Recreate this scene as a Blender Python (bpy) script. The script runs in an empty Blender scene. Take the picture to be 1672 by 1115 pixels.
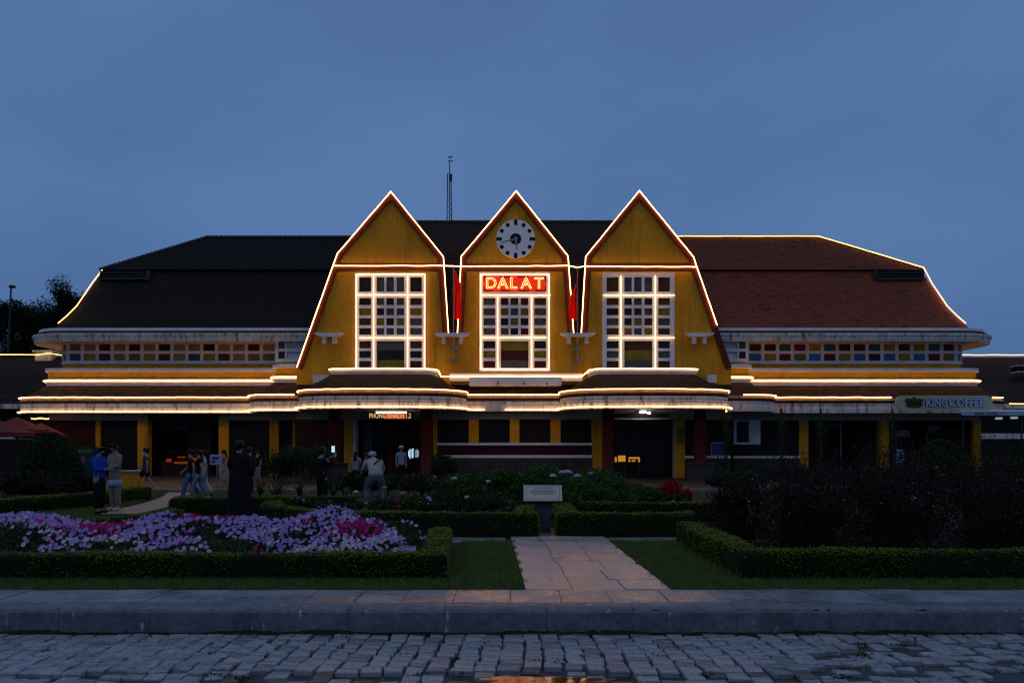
import bpy, bmesh, math, random
import numpy as np
from mathutils import Vector, Matrix
from mathutils.geometry import tessellate_polygon

# ------------------------------------------------------------------ camera, sky, light, exposure
SC = bpy.context.scene
COL = SC.collection
random.seed(7); RNG = np.random.default_rng(7)
F, CX, HY, CZ = 1250.0, 836.0, 728.0, 1.5          # measured from the photograph (1672 px wide)
def PX(px, Y): return (px - CX) * Y / F
def PZ(py, Y): return CZ + (HY - py) * Y / F
def P(px, py, Y): return (PX(px, Y), Y, PZ(py, Y))
def GY(py): return CZ * F / (py - HY)              # distance of a point on flat ground

cam_d = bpy.data.cameras.new('camera')
cam = bpy.data.objects.new('camera', cam_d); COL.objects.link(cam)
cam.location = (0, 0, CZ); cam.rotation_euler = (math.pi / 2, 0, 0)
cam_d.sensor_width = 36; cam_d.lens = F / 1672 * 36
cam_d.shift_y = (HY - 557.5) / 1672
cam_d.clip_start = 0.05; cam_d.clip_end = 3000
SC.camera = cam

world = bpy.data.worlds.new('World'); SC.world = world
world.use_nodes = True
wn, wl = world.node_tree.nodes, world.node_tree.links
wn.clear()
w_out = wn.new('ShaderNodeOutputWorld'); w_bg = wn.new('ShaderNodeBackground')
w_tc = wn.new('ShaderNodeTexCoord'); w_sep = wn.new('ShaderNodeSeparateXYZ')
w_ramp = wn.new('ShaderNodeValToRGB'); w_noise = wn.new('ShaderNodeTexNoise'); w_map = wn.new('ShaderNodeMapping')
w_mix = wn.new('ShaderNodeMix'); w_mix.data_type = 'RGBA'; w_mix.blend_type = 'MULTIPLY'
w_r2 = wn.new('ShaderNodeValToRGB')
wl.new(w_tc.outputs['Generated'], w_sep.inputs[0]); wl.new(w_sep.outputs['Z'], w_ramp.inputs[0])
cr = w_ramp.color_ramp
cr.elements[0].position = 0.0;  cr.elements[0].color = (0.070, 0.145, 0.318, 1)
cr.elements[1].position = 0.70; cr.elements[1].color = (0.074, 0.150, 0.325, 1)
for pos, c in ((0.15, (0.078, 0.158, 0.342, 1)), (0.28, (0.083, 0.167, 0.356, 1)), (0.40, (0.082, 0.165, 0.352, 1)), (0.52, (0.077, 0.155, 0.335, 1))):
    e = cr.elements.new(pos); e.color = c
wl.new(w_tc.outputs['Generated'], w_map.inputs[0]); w_map.inputs['Scale'].default_value = (1, 1, 2.2)
wl.new(w_map.outputs[0], w_noise.inputs['Vector']); w_noise.inputs['Scale'].default_value = 1.8
w_noise.inputs['Detail'].default_value = 4; w_noise.inputs['Roughness'].default_value = 0.5
w_r2.color_ramp.elements[0].position = 0.36; w_r2.color_ramp.elements[0].color = (0.86, 0.875, 0.89, 1)
w_r2.color_ramp.elements[1].position = 0.66; w_r2.color_ramp.elements[1].color = (1.13, 1.115, 1.10, 1)
wl.new(w_noise.outputs['Fac'], w_r2.inputs[0])
w_mix.inputs['Factor'].default_value = 1.0
wl.new(w_ramp.outputs[0], w_mix.inputs['A']); wl.new(w_r2.outputs[0], w_mix.inputs['B'])
wl.new(w_mix.outputs['Result'], w_bg.inputs[0]); w_bg.inputs[1].default_value = 1.0
wl.new(w_bg.outputs[0], w_out.inputs[0])

sun_d = bpy.data.lights.new('sun', 'SUN'); sun = bpy.data.objects.new('sun', sun_d); COL.objects.link(sun)
sun_d.energy = 0.42; sun_d.angle = math.radians(100); sun_d.color = (1.0, 0.88, 0.86)
sun.rotation_euler = (math.radians(14), 0, math.radians(-12))       # faint dusk glow through the cloud overhead
sun.location = (0, -10, 30)

SC.view_settings.view_transform = 'Standard'; SC.view_settings.look = 'None'
SC.view_settings.exposure = 0.0; SC.view_settings.gamma = 1.0; SC.view_settings.use_curve_mapping = False
SC.render.engine = 'CYCLES'
SC.cycles.use_denoising = True
SC.cycles.max_bounces = 6; SC.cycles.diffuse_bounces = 3; SC.cycles.glossy_bounces = 3; SC.cycles.transmission_bounces = 3
SC.cycles.sample_clamp_indirect = 4.0
SC.cycles.use_adaptive_sampling = False
SC.cycles.pixel_filter_type = 'BLACKMAN_HARRIS'; SC.cycles.filter_width = 1.25

# ------------------------------------------------------------------ materials
MATS = {}
def nd(nt, t, **kw):
    n = nt.nodes.new(t)
    for k, v in kw.items():
        if k in n.inputs: n.inputs[k].default_value = v
        else: setattr(n, k, v)
    return n
def mat(name, c1, c2=None, rough=0.6, scale=3.0, stretch=(1, 1, 1), bump=0.0, bscale=20.0, spec=0.12, stain=None, stain_scale=(3, 3, .4),
        stain_lo=0.52, stain_hi=0.7, fine=None, metal=0.0, rough_var=0.0, trans=0.0, lo=0.35, hi=0.65, emit=None, es=0.0, bdist=0.02):
    m = bpy.data.materials.new(name); m.use_nodes = True
    nt = m.node_tree; L = nt.links; b = nt.nodes['Principled BSDF']
    b.inputs['Roughness'].default_value = rough; b.inputs['Metallic'].default_value = metal
    b.inputs['Specular IOR Level'].default_value = spec
    c1 = tuple(c1) + (1,)
    c2 = tuple(c2) + (1,) if c2 else tuple(x * 0.7 for x in c1[:3]) + (1,)
    tc = nd(nt, 'ShaderNodeTexCoord'); mp = nd(nt, 'ShaderNodeMapping'); mp.inputs['Scale'].default_value = stretch
    L.new(tc.outputs['Object'], mp.inputs[0])
    n = nd(nt, 'ShaderNodeTexNoise', Scale=scale, Detail=6.0, Roughness=0.6); L.new(mp.outputs[0], n.inputs['Vector'])
    r = nd(nt, 'ShaderNodeValToRGB'); r.color_ramp.elements[0].position = lo; r.color_ramp.elements[1].position = hi
    r.color_ramp.elements[0].color = c2; r.color_ramp.elements[1].color = c1
    L.new(n.outputs['Fac'], r.inputs[0]); cur = r.outputs[0]
    if fine:
        n3 = nd(nt, 'ShaderNodeTexNoise', Scale=fine[0], Detail=3.0); L.new(tc.outputs['Object'], n3.inputs['Vector'])
        r3 = nd(nt, 'ShaderNodeValToRGB'); a = 1 - fine[1]; z = 1 + fine[1]
        r3.color_ramp.elements[0].position = 0.3; r3.color_ramp.elements[1].position = 0.7
        r3.color_ramp.elements[0].color = (a, a, a, 1); r3.color_ramp.elements[1].color = (z, z, z, 1)
        L.new(n3.outputs['Fac'], r3.inputs[0])
        mx = nd(nt, 'ShaderNodeMix', data_type='RGBA', blend_type='MULTIPLY'); mx.inputs['Factor'].default_value = 1
        L.new(cur, mx.inputs['A']); L.new(r3.outputs[0], mx.inputs['B']); cur = mx.outputs['Result']
    if stain:
        ms = nd(nt, 'ShaderNodeMapping'); ms.inputs['Scale'].default_value = stain_scale; L.new(tc.outputs['Object'], ms.inputs[0])
        n2 = nd(nt, 'ShaderNodeTexNoise', Scale=1.0, Detail=7.0, Roughness=0.7); L.new(ms.outputs[0], n2.inputs['Vector'])
        r2 = nd(nt, 'ShaderNodeValToRGB'); r2.color_ramp.elements[0].position = stain_lo; r2.color_ramp.elements[1].position = stain_hi
        r2.color_ramp.elements[0].color = (0, 0, 0, 1); r2.color_ramp.elements[1].color = (1, 1, 1, 1)
        L.new(n2.outputs['Fac'], r2.inputs[0])
        mx = nd(nt, 'ShaderNodeMix', data_type='RGBA'); L.new(r2.outputs[0], mx.inputs['Factor'])
        L.new(cur, mx.inputs['A']); mx.inputs['B'].default_value = tuple(stain) + (1,); cur = mx.outputs['Result']
    L.new(cur, b.inputs['Base Color'])
    if rough_var:
        mr = nd(nt, 'ShaderNodeMapRange'); mr.inputs['To Min'].default_value = max(0.02, rough - rough_var); mr.inputs['To Max'].default_value = min(1, rough + rough_var)
        mr.inputs['From Min'].default_value = .35; mr.inputs['From Max'].default_value = .65
        L.new(n.outputs['Fac'], mr.inputs['Value']); L.new(mr.outputs[0], b.inputs['Roughness'])
    if bump:
        nb = nd(nt, 'ShaderNodeTexNoise', Scale=bscale, Detail=4.0); L.new(tc.outputs['Object'], nb.inputs['Vector'])
        bp = nd(nt, 'ShaderNodeBump', Strength=bump, Distance=bdist); L.new(nb.outputs['Fac'], bp.inputs['Height']); L.new(bp.outputs[0], b.inputs['Normal'])
    if emit:
        b.inputs['Emission Color'].default_value = tuple(emit) + (1,); b.inputs['Emission Strength'].default_value = es
    if trans:
        tr = nd(nt, 'ShaderNodeBsdfTranslucent'); L.new(cur, tr.inputs[0])
        ms_ = nd(nt, 'ShaderNodeMixShader'); ms_.inputs[0].default_value = trans
        L.new(b.outputs[0], ms_.inputs[1]); L.new(tr.outputs[0], ms_.inputs[2]); L.new(ms_.outputs[0], nt.nodes['Material Output'].inputs[0])
    MATS[name] = m
    return m
def glow(name, color, strength):
    m = bpy.data.materials.new(name); m.use_nodes = True; nt = m.node_tree; nt.nodes.clear()
    o = nt.nodes.new('ShaderNodeOutputMaterial'); e = nt.nodes.new('ShaderNodeEmission')
    e.inputs[0].default_value = tuple(color) + (1,); e.inputs[1].default_value = strength
    nt.links.new(e.outputs[0], o.inputs[0]); MATS[name] = m; return m

mat('yellow', (0.70, 0.325, 0.016), (0.56, 0.245, 0.013), rough=.75, scale=.9, bump=.15, bscale=30, fine=(9, .08), stain=(0.34, 0.17, 0.02), stain_scale=(3.2, 3.2, .28), stain_lo=.52, stain_hi=.72)
mat('trim_red', (0.13, 0.026, 0.012), (0.085, 0.017, 0.009), rough=.6, scale=2.5, bump=.1)
mat('wall_red', (0.045, 0.009, 0.008), (0.030, 0.007, 0.006), rough=.6, scale=1.5, bump=.1)
mat('pillar_red', (0.085, 0.013, 0.010), (0.055, 0.010, 0.008), rough=.45, scale=1.2, bump=.08)
mat('white', (0.74, 0.72, 0.70), (0.60, 0.58, 0.56), rough=.55, scale=1.2, bump=.08, fine=(14, .06), stain=(0.30, 0.28, 0.24), stain_scale=(3, 3, .6), stain_lo=.62, stain_hi=.8)
mat('white_stained', (0.66, 0.64, 0.58), (0.50, 0.48, 0.42), rough=.7, scale=1.4, bump=.2, bscale=14, fine=(18, .1), stain=(0.10, 0.095, 0.06), stain_scale=(5, 5, .9), stain_lo=.50, stain_hi=.66)
mat('beige', (0.40, 0.35, 0.28), (0.32, 0.28, 0.22), rough=.7, scale=1.5, bump=.1)
mat('soffit', (0.58, 0.53, 0.42), (0.48, 0.42, 0.32), rough=.8, scale=1.0, bump=.1)
mat('stone_base', (0.060, 0.054, 0.044), (0.034, 0.031, 0.027), rough=.8, scale=3, bump=.5, bscale=9)
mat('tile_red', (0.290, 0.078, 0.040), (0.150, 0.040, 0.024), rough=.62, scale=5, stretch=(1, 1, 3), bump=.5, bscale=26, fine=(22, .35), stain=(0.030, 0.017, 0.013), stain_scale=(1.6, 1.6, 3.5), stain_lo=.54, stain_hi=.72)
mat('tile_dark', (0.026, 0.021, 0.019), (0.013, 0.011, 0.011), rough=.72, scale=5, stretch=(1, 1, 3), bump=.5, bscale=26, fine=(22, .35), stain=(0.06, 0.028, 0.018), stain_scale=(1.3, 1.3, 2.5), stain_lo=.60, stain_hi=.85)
mat('tile_brown', (0.062, 0.034, 0.024), (0.030, 0.018, 0.014), rough=.7, scale=5, stretch=(1, 1, 3), bump=.5, bscale=26, fine=(20, .35), stain=(0.020, 0.018, 0.012), stain_scale=(1.5, 1.5, 2.5), stain_lo=.52, stain_hi=.7)
mat('tile_skirt', (0.105, 0.045, 0.024), (0.045, 0.020, 0.012), rough=.75, scale=6, bump=.6, bscale=22, fine=(16, .45), stain=(0.018, 0.016, 0.008), stain_scale=(3, 3, 3), stain_lo=.42, stain_hi=.60)
mat('tile_canopy', (0.046, 0.030, 0.016), (0.020, 0.014, 0.008), rough=.8, scale=5, bump=.6, bscale=22, fine=(16, .4), stain=(0.10, 0.085, 0.065), stain_scale=(5, 5, 14), stain_lo=.66, stain_hi=.74)  # darker canopy tile; the lighter skirt tile carries its rope light in the colour
mat('lit_tile_lip', (0.30, 0.20, 0.12), (0.20, 0.12, 0.07), rough=.8, scale=5, bump=.4, bscale=20, fine=(15, .3))  # added strip; its paler colour stands for rope light on the tile lip
mat('ridge_cap', (0.10, 0.075, 0.06), (0.05, 0.04, 0.034), rough=.8, scale=4, bump=.3)
mat('dark_glass', (0.014, 0.013, 0.013), (0.010, 0.010, 0.010), rough=.25, scale=1, spec=.12)
mat('shutter', (0.017, 0.012, 0.010), (0.011, 0.009, 0.008), rough=.5, scale=2, stretch=(1, 1, 12))
mat('interior', (0.055, 0.042, 0.035), (0.035, 0.028, 0.024), rough=.8, scale=1)
mat('wood_dark', (0.06, 0.03, 0.018), (0.035, 0.018, 0.012), rough=.5, scale=3, stretch=(1, 1, .2))
for nm, c in (('pane_blue', (0.03, 0.20, 0.38)), ('pane_teal', (0.025, 0.13, 0.20)), ('pane_red', (0.20, 0.012, 0.016)), ('pane_maroon', (0.075, 0.014, 0.014)),
              ('pane_yellow', (0.42, 0.24, 0.012)), ('pane_olive', (0.22, 0.17, 0.014)), ('pane_brown', (0.075, 0.032, 0.014)), ('pane_beige', (0.34, 0.22, 0.10)),
              ('pane_slate', (0.055, 0.085, 0.10)), ('pane_dark', (0.022, 0.020, 0.018)), ('pane_grey', (0.085, 0.085, 0.08)), ('pane_gold', (0.26, 0.15, 0.02))):
    mat(nm, c, tuple(x * .75 for x in c), rough=.3, scale=2.2, spec=.12)
mat('metal_dark', (0.05, 0.05, 0.055), (0.03, 0.03, 0.034), rough=.45, scale=5, metal=.6)
mat('metal_grey', (0.30, 0.30, 0.30), (0.2, 0.2, 0.2), rough=.4, scale=5, metal=.5)
mat('flag_red', (0.80, 0.014, 0.012), (0.70, 0.011, 0.01), rough=.65, scale=3, trans=.45)
mat('flag_yellow', (0.75, 0.48, 0.02), rough=.6)
mat('clock_white', (0.88, 0.88, 0.86), (0.82, 0.82, 0.80), rough=.4, scale=3)
mat('clock_black', (0.012, 0.012, 0.016), rough=.35)
mat('hand_grey', (0.36, 0.36, 0.38), rough=.35, metal=.4)
mat('sign_red', (0.70, 0.03, 0.012), (0.6, 0.025, 0.01), rough=.4, scale=4, emit=(1.0, 0.045, 0.012), es=.55)
mat('sign_green', (0.42, 0.46, 0.29), (0.38, 0.42, 0.26), rough=.45, scale=2)
mat('sign_letter', (0.50, 0.50, 0.66), rough=.4)
mat('sign_letter_side', (0.05, 0.075, 0.10), rough=.5)
mat('emblem', (0.075, 0.065, 0.015), (0.05, 0.045, 0.012), rough=.45)
mat('awning_blue', (0.36, 0.45, 0.55), (0.28, 0.36, 0.46), rough=.5, scale=2)
mat('black_print', (0.015, 0.015, 0.016), rough=.5)
mat('grey_print', (0.10, 0.10, 0.10), rough=.6)
mat('plaque', (0.52, 0.49, 0.42), (0.46, 0.43, 0.37), rough=.5, scale=6)
mat('plaque_post', (0.075, 0.085, 0.095), (0.05, 0.06, 0.07), rough=.5, scale=6, bump=.2)
mat('gold_text', (0.40, 0.28, 0.02), rough=.5)
mat('board_teal', (0.012, 0.06, 0.06), rough=.5)
mat('board_pink', (0.28, 0.08, 0.09), rough=.5)
mat('board_blue', (0.02, 0.045, 0.16), rough=.4)
mat('umbrella_red', (0.15, 0.035, 0.03), (0.10, 0.024, 0.022), rough=.8, scale=2)
mat('slab', spec=.5, c1=(0.215, 0.235, 0.26), c2=(0.155, 0.170, 0.19), rough=.30, scale=2.2, bump=.12, bscale=35, fine=(9, .14), rough_var=.12, stain=(0.24, 0.235, 0.22), stain_scale=(1.2, 5, 5), stain_lo=.60, stain_hi=.75)
mat('path_slab', spec=.5, c1=(0.44, 0.36, 0.32), c2=(0.33, 0.27, 0.245), rough=.34, scale=2.0, bump=.12, bscale=35, fine=(9, .12), rough_var=.10, stain=(0.11, 0.10, 0.095), stain_scale=(2, 2, 2), stain_lo=.60, stain_hi=.75)
mat('kerb', spec=.5, c1=(0.125, 0.135, 0.15), c2=(0.070, 0.078, 0.09), rough=.46, scale=3.2, bump=.35, bscale=22, fine=(16, .2), stain=(0.40, 0.41, 0.42), stain_scale=(9, 9, 2.6), stain_lo=.61, stain_hi=.67)
mat('cobble', spec=.5, c1=(0.270, 0.297, 0.310), c2=(0.162, 0.178, 0.191), rough=.32, scale=4.5, bump=.45, bscale=28, fine=(24, .22), rough_var=.16)
mat('cobble_pale', spec=.5, c1=(0.315, 0.333, 0.333), c2=(0.198, 0.211, 0.221), rough=.34, scale=4.5, bump=.5, bscale=34, fine=(26, .22), rough_var=.18)
mat('cobble_dark', spec=.5, c1=(0.203, 0.221, 0.234), c2=(0.113, 0.126, 0.135), rough=.28, scale=4.5, bump=.5, bscale=34, fine=(26, .22), rough_var=.16)
mat('cobble_dirty', spec=.5, c1=(0.115, 0.105, 0.095), c2=(0.055, 0.050, 0.045), rough=.55, scale=5, bump=.5, bscale=24, fine=(20, .3))
mat('soil_wet', spec=.5, c1=(0.045, 0.038, 0.030), c2=(0.022, 0.019, 0.016), rough=.55, scale=6, bump=.6, bscale=30, rough_var=.2)
mat('moss_dirt', (0.026, 0.030, 0.016), (0.012, 0.014, 0.008), rough=.9, scale=14, bump=.8, bscale=60)
mat('soil', (0.030, 0.022, 0.015), (0.016, 0.012, 0.009), rough=.9, scale=8, bump=.6, bscale=40)
mat('water', spec=.5, c1=(0.012, 0.012, 0.012), c2=(0.01, 0.01, 0.01), rough=.05, scale=3, bump=.04, bscale=14)
mat('ground', (0.030, 0.036, 0.018), (0.018, 0.022, 0.011), rough=.9, scale=2.5, bump=.5, bscale=40)
mat('apron', (0.036, 0.034, 0.032), (0.022, 0.021, 0.020), rough=.5, scale=2, bump=.15)
mat('sand_path', (0.33, 0.25, 0.18), (0.24, 0.18, 0.13), rough=.6, scale=4, bump=.2, bscale=16, fine=(6, .2))
mat('grass', (0.150, 0.210, 0.055), (0.070, 0.115, 0.030), rough=.6, scale=7, trans=.25, fine=(60, .3))
mat('hedge', (0.150, 0.215, 0.008), (0.060, 0.095, 0.005), rough=.55, scale=40, trans=.2, lo=.3, hi=.75)
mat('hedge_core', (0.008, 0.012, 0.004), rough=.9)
mat('leaf', (0.050, 0.125, 0.022), (0.018, 0.052, 0.010), rough=.5, scale=22, trans=.25)
mat('leaf_dark', (0.030, 0.062, 0.018), (0.013, 0.028, 0.008), rough=.55, scale=18, trans=.2)
mat('leaf_rose', (0.034, 0.025, 0.018), (0.012, 0.009, 0.007), rough=.6, scale=16, trans=.15)
mat('leaf_strap', (0.040, 0.075, 0.035), (0.018, 0.036, 0.018), rough=.45, scale=9, trans=.2)
mat('leaf_tree', (0.016, 0.024, 0.013), (0.007, 0.011, 0.006), rough=.6, scale=3, trans=.2)
mat('leaf_red', (0.40, 0.014, 0.014), (0.22, 0.008, 0.010), rough=.5, scale=20, trans=.25)
mat('bark', (0.030, 0.024, 0.018), (0.015, 0.012, 0.010), rough=.9, scale=8, bump=.5)
mat('twig', (0.022, 0.017, 0.012), rough=.9)
mat('petal_lilac', (0.52, 0.37, 0.74), (0.36, 0.24, 0.58), rough=.6, scale=9, trans=.35)
mat('petal_white', (0.70, 0.68, 0.72), (0.54, 0.50, 0.62), rough=.6, scale=9, trans=.35)
mat('petal_crimson', (0.50, 0.015, 0.07), (0.34, 0.010, 0.10), rough=.55, scale=9, trans=.3)
mat('petal_magenta', (0.48, 0.03, 0.26), (0.34, 0.02, 0.20), rough=.55, scale=9, trans=.3)
mat('petal_blue', (0.52, 0.54, 0.86), (0.42, 0.44, 0.76), rough=.6, scale=9, trans=.3)
mat('petal_cream', (0.74, 0.68, 0.50), (0.62, 0.56, 0.42), rough=.6, scale=9, trans=.3)
mat('petal_yellow', (0.65, 0.45, 0.03), rough=.6, trans=.3)
mat('petal_pink', (0.55, 0.16, 0.22), rough=.6, trans=.3)
mat('skin', (0.36, 0.22, 0.15), (0.31, 0.18, 0.12), rough=.5, scale=6)
mat('hair', (0.010, 0.008, 0.007), rough=.4)
def cloth(n, c): mat(n, c, tuple(x * .72 for x in c), rough=.85, scale=7, bump=.35, bscale=22)
for n, c in (('c_blue', (0.014, 0.060, 0.42)), ('c_black', (0.010, 0.010, 0.011)), ('c_beige', (0.26, 0.23, 0.18)), ('c_paleblue', (0.30, 0.40, 0.52)), ('c_cream', (0.24, 0.22, 0.17)),
             ('c_purpleblue', (0.040, 0.038, 0.16)), ('c_maroon', (0.050, 0.010, 0.010)), ('c_jean', (0.055, 0.125, 0.24)), ('c_palejean', (0.13, 0.19, 0.27)), ('c_white', (0.50, 0.47, 0.44)),
             ('c_pink', (0.33, 0.15, 0.14)), ('c_rose', (0.30, 0.25, 0.27)), ('c_grey', (0.36, 0.33, 0.31)), ('c_greypants', (0.14, 0.145, 0.15)), ('c_teal', (0.22, 0.32, 0.36)), ('c_lilac', (0.42, 0.40, 0.54)), ('c_navy', (0.012, 0.014, 0.024))):
    cloth(n, c)
WARM = (1.0, 0.49, 0.16)
glow('led', WARM, 10.0)
glow('led_window', (1.0, 0.56, 0.24), 6.0)
glow('led_soft', (1.0, 0.44, 0.10), 6.0)
glow('neon_yellow', (1.0, 0.70, 0.20), 3.6)
glow('tube_white', (0.90, 1.0, 0.95), 5.0)
glow('lamp_cool', (0.95, 1.0, 1.0), 7.0)
glow('reflection_amber', (1.0, 0.40, 0.03), .5)  # glow standing in for amber reflections in the porch door glass
glow('lamp_orange', (1.0, 0.16, 0.02), .16)
glow('screen', (0.45, 0.75, 1.0), 1.1)
glow('screen_dim', (0.40, 0.55, 0.72), .6)
glow('matrix_yellow', (1.0, 0.62, 0.20), .75)
glow('matrix_red', (1.0, 0.10, 0.06), .55)
glow('fairy', (1.0, 0.55, 0.15), 4.0)

# ------------------------------------------------------------------ mesh helpers
class MB:
    def __init__(s): s.v = []; s.f = []
    def add(s, vs, fs):
        b = len(s.v); s.v.extend([tuple(p) for p in vs]); s.f.extend([tuple(i + b for i in f) for f in fs]); return s
    def box(s, x0, x1, y0, y1, z0, z1, bev=0.0):
        if bev:
            b = min(bev, abs(x1 - x0) * .4, abs(y1 - y0) * .4, abs(z1 - z0) * .4)
            bm = bmesh.new(); bmesh.ops.create_cube(bm, size=1)
            for v in bm.verts: v.co = Vector(((x0 + x1) / 2 + v.co.x * (x1 - x0), (y0 + y1) / 2 + v.co.y * (y1 - y0), (z0 + z1) / 2 + v.co.z * (z1 - z0)))
            bmesh.ops.bevel(bm, geom=bm.edges[:], offset=b, segments=1, affect='EDGES')
            s.bm(bm); return s
        return s.add([(x0, y0, z0), (x1, y0, z0), (x1, y1, z0), (x0, y1, z0), (x0, y0, z1), (x1, y0, z1), (x1, y1, z1), (x0, y1, z1)],
                     [(3, 2, 1, 0), (4, 5, 6, 7), (0, 1, 5, 4), (1, 2, 6, 5), (2, 3, 7, 6), (3, 0, 4, 7)])
    def bm(s, bm, free=True):
        bm.verts.index_update()
        s.add([v.co[:] for v in bm.verts], [[v.index for v in f.verts] for f in bm.faces])
        if free: bm.free()
    def tube(s, pts, r, n=6, cap=True, closed=False):
        pts = [Vector(p) for p in pts]; N = len(pts); rings = []; b0 = len(s.v)
        rr = r if isinstance(r, (list, tuple)) else [r] * N
        up = None
        for i, p in enumerate(pts):
            if closed: d = pts[(i + 1) % N] - pts[i - 1]
            else: d = pts[min(i + 1, N - 1)] - pts[max(i - 1, 0)]
            if d.length < 1e-9: d = Vector((0, 0, 1))
            d.normalize()
            if up is None: up = Vector((0, 0, 1)) if abs(d.z) < .9 else Vector((1, 0, 0))
            a = up - d * up.dot(d)
            if a.length < 1e-4: a = d.orthogonal()
            a.normalize(); up = a; c = d.cross(a)
            k = 1.0
            if 0 < i < N - 1 or closed:
                d1 = (pts[i] - pts[i - 1]).normalized(); k = 1 / max(.5, abs(d1.dot(d)))
            rings.append(len(s.v))
            for j in range(n):
                t = 2 * math.pi * (j + .5) / n
                s.v.append(tuple(p + (a * math.cos(t) + c * math.sin(t)) * rr[i] * k))
        for i in range(N if closed else N - 1):
            A, B = rings[i], rings[(i + 1) % N]
            for j in range(n): s.f.append((A + j, A + (j + 1) % n, B + (j + 1) % n, B + j))
        if cap and not closed:
            s.f.append(tuple(rings[0] + j for j in reversed(range(n)))); s.f.append(tuple(rings[-1] + j for j in range(n)))
        return s
    def lathe(s, prof, n=24, c=(0, 0, 0), sx=1, sy=1):
        b = len(s.v)
        for r, z in prof:
            for j in range(n):
                t = 2 * math.pi * j / n; s.v.append((c[0] + r * sx * math.cos(t), c[1] + r * sy * math.sin(t), c[2] + z))
        for i in range(len(prof) - 1):
            for j in range(n): s.f.append((b + i * n + j, b + i * n + (j + 1) % n, b + (i + 1) * n + (j + 1) % n, b + (i + 1) * n + j))
        s.f.append(tuple(b + j for j in reversed(range(n)))); s.f.append(tuple(b + (len(prof) - 1) * n + j for j in range(n)))
        return s
    def prism(s, poly, y0, y1, holes=()):
        """polygon(s) in XZ extruded in Y"""
        loops = [[Vector((x, z, 0)) for x, z in poly]] + [[Vector((x, z, 0)) for x, z in h] for h in holes]
        tris = tessellate_polygon(loops)
        flat = [p for l in loops for p in l]; n = len(flat); b = len(s.v)
        s.v.extend([(p.x, y0, p.y) for p in flat] + [(p.x, y1, p.y) for p in flat])
        for t in tris:
            s.f.append(tuple(b + i for i in t)); s.f.append(tuple(b + n + i for i in reversed(t)))
        o = 0
        for l in loops:
            m = len(l)
            for i in range(m):
                j = (i + 1) % m; s.f.append((b + o + i, b + o + j, b + n + o + j, b + n + o + i))
            o += m
        return s
    def sweep(s, path, prof, caps=True, z_of=None):
        """plan path (left to right, outward = towards the viewer) x profile of (outward offset, z)"""
        N = len(path); nr = []
        for i in range(N):
            a = Vector(path[max(i - 1, 0)]); b_ = Vector(path[min(i + 1, N - 1)]); p = Vector(path[i])
            d1 = (p - a) if i > 0 else (b_ - p); d2 = (b_ - p) if i < N - 1 else d1
            n1 = Vector((d1.y, -d1.x)).normalized(); n2 = Vector((d2.y, -d2.x)).normalized()
            m = n1 + n2
            if m.length < 1e-5: m = n1.copy()
            m.normalize(); nr.append(m / max(.4, m.dot(n1)))
        b = len(s.v); K = len(prof)
        for i in range(N):
            for o, z in prof:
                s.v.append((path[i][0] + nr[i].x * o, path[i][1] + nr[i].y * o, z + (z_of(i) if z_of else 0)))
        for i in range(N - 1):
            for k in range(K - 1): s.f.append((b + i * K + k, b + (i + 1) * K + k, b + (i + 1) * K + k + 1, b + i * K + k + 1))
        if caps and K > 2:
            s.f.append(tuple(b + k for k in range(K))); s.f.append(tuple(b + (N - 1) * K + k for k in reversed(range(K))))
        return s

ORG = {}
def link(name, me, parent=None):
    o = bpy.data.objects.new(name, me); COL.objects.link(o)
    if parent is not None: o.parent = parent; ORG[o] = ORG.get(parent, Vector((0, 0, 0)))
    return o
def build(name, mb, material, parent=None, smooth=False, fixn=True):
    """one mesh object; vertices are given in world space, stored relative to the thing's base"""
    me = bpy.data.meshes.new(name)
    org = ORG.get(parent, Vector((0, 0, 0))) if parent is not None else Vector((0, 0, 0))
    vs = [(x - org.x, y - org.y, z - org.z) for x, y, z in mb.v]
    me.from_pydata(vs, [], mb.f)
    if fixn:
        bm = bmesh.new(); bm.from_mesh(me); bmesh.ops.recalc_face_normals(bm, faces=bm.faces[:]); bm.to_mesh(me); bm.free()
    me.materials.append(MATS[material])
    if smooth: me.shade_smooth()
    me.update()
    return link(name, me, parent)
def np_build(name, V, Q, material, parent=None, mats=None, midx=None):
    me = bpy.data.meshes.new(name)
    V = np.asarray(V, dtype=np.float32).copy(); Q = np.asarray(Q, dtype=np.int32)
    if parent is not None:
        V -= np.array(ORG.get(parent, Vector((0, 0, 0))), dtype=np.float32)
    k = Q.shape[1]
    me.vertices.add(len(V)); me.vertices.foreach_set('co', V.ravel())
    me.loops.add(Q.size); me.loops.foreach_set('vertex_index', Q.ravel())
    me.polygons.add(len(Q)); me.polygons.foreach_set('loop_start', np.arange(0, Q.size, k, dtype=np.int32))
    for m in (mats or [material]): me.materials.append(MATS[m])
    if midx is not None: me.polygons.foreach_set('material_index', np.asarray(midx, dtype=np.int32))
    me.update(calc_edges=True); me.validate()
    return link(name, me, parent)
def tag(o, label, cat=None, group=None, kind=None):
    if label: o['label'] = label
    if cat: o['category'] = cat
    if group: o['group'] = group
    if kind: o['kind'] = kind
    return o
def thing(name, label, cat, loc=(0, 0, 0), group=None):
    o = bpy.data.objects.new(name, None); COL.objects.link(o); o.location = loc; o.empty_display_size = .2
    ORG[o] = Vector(loc); return tag(o, label, cat, group)
def struct(name, mb, material, smooth=False):
    return tag(build(name, mb, material, None, smooth), None, None, None, 'structure')
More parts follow.
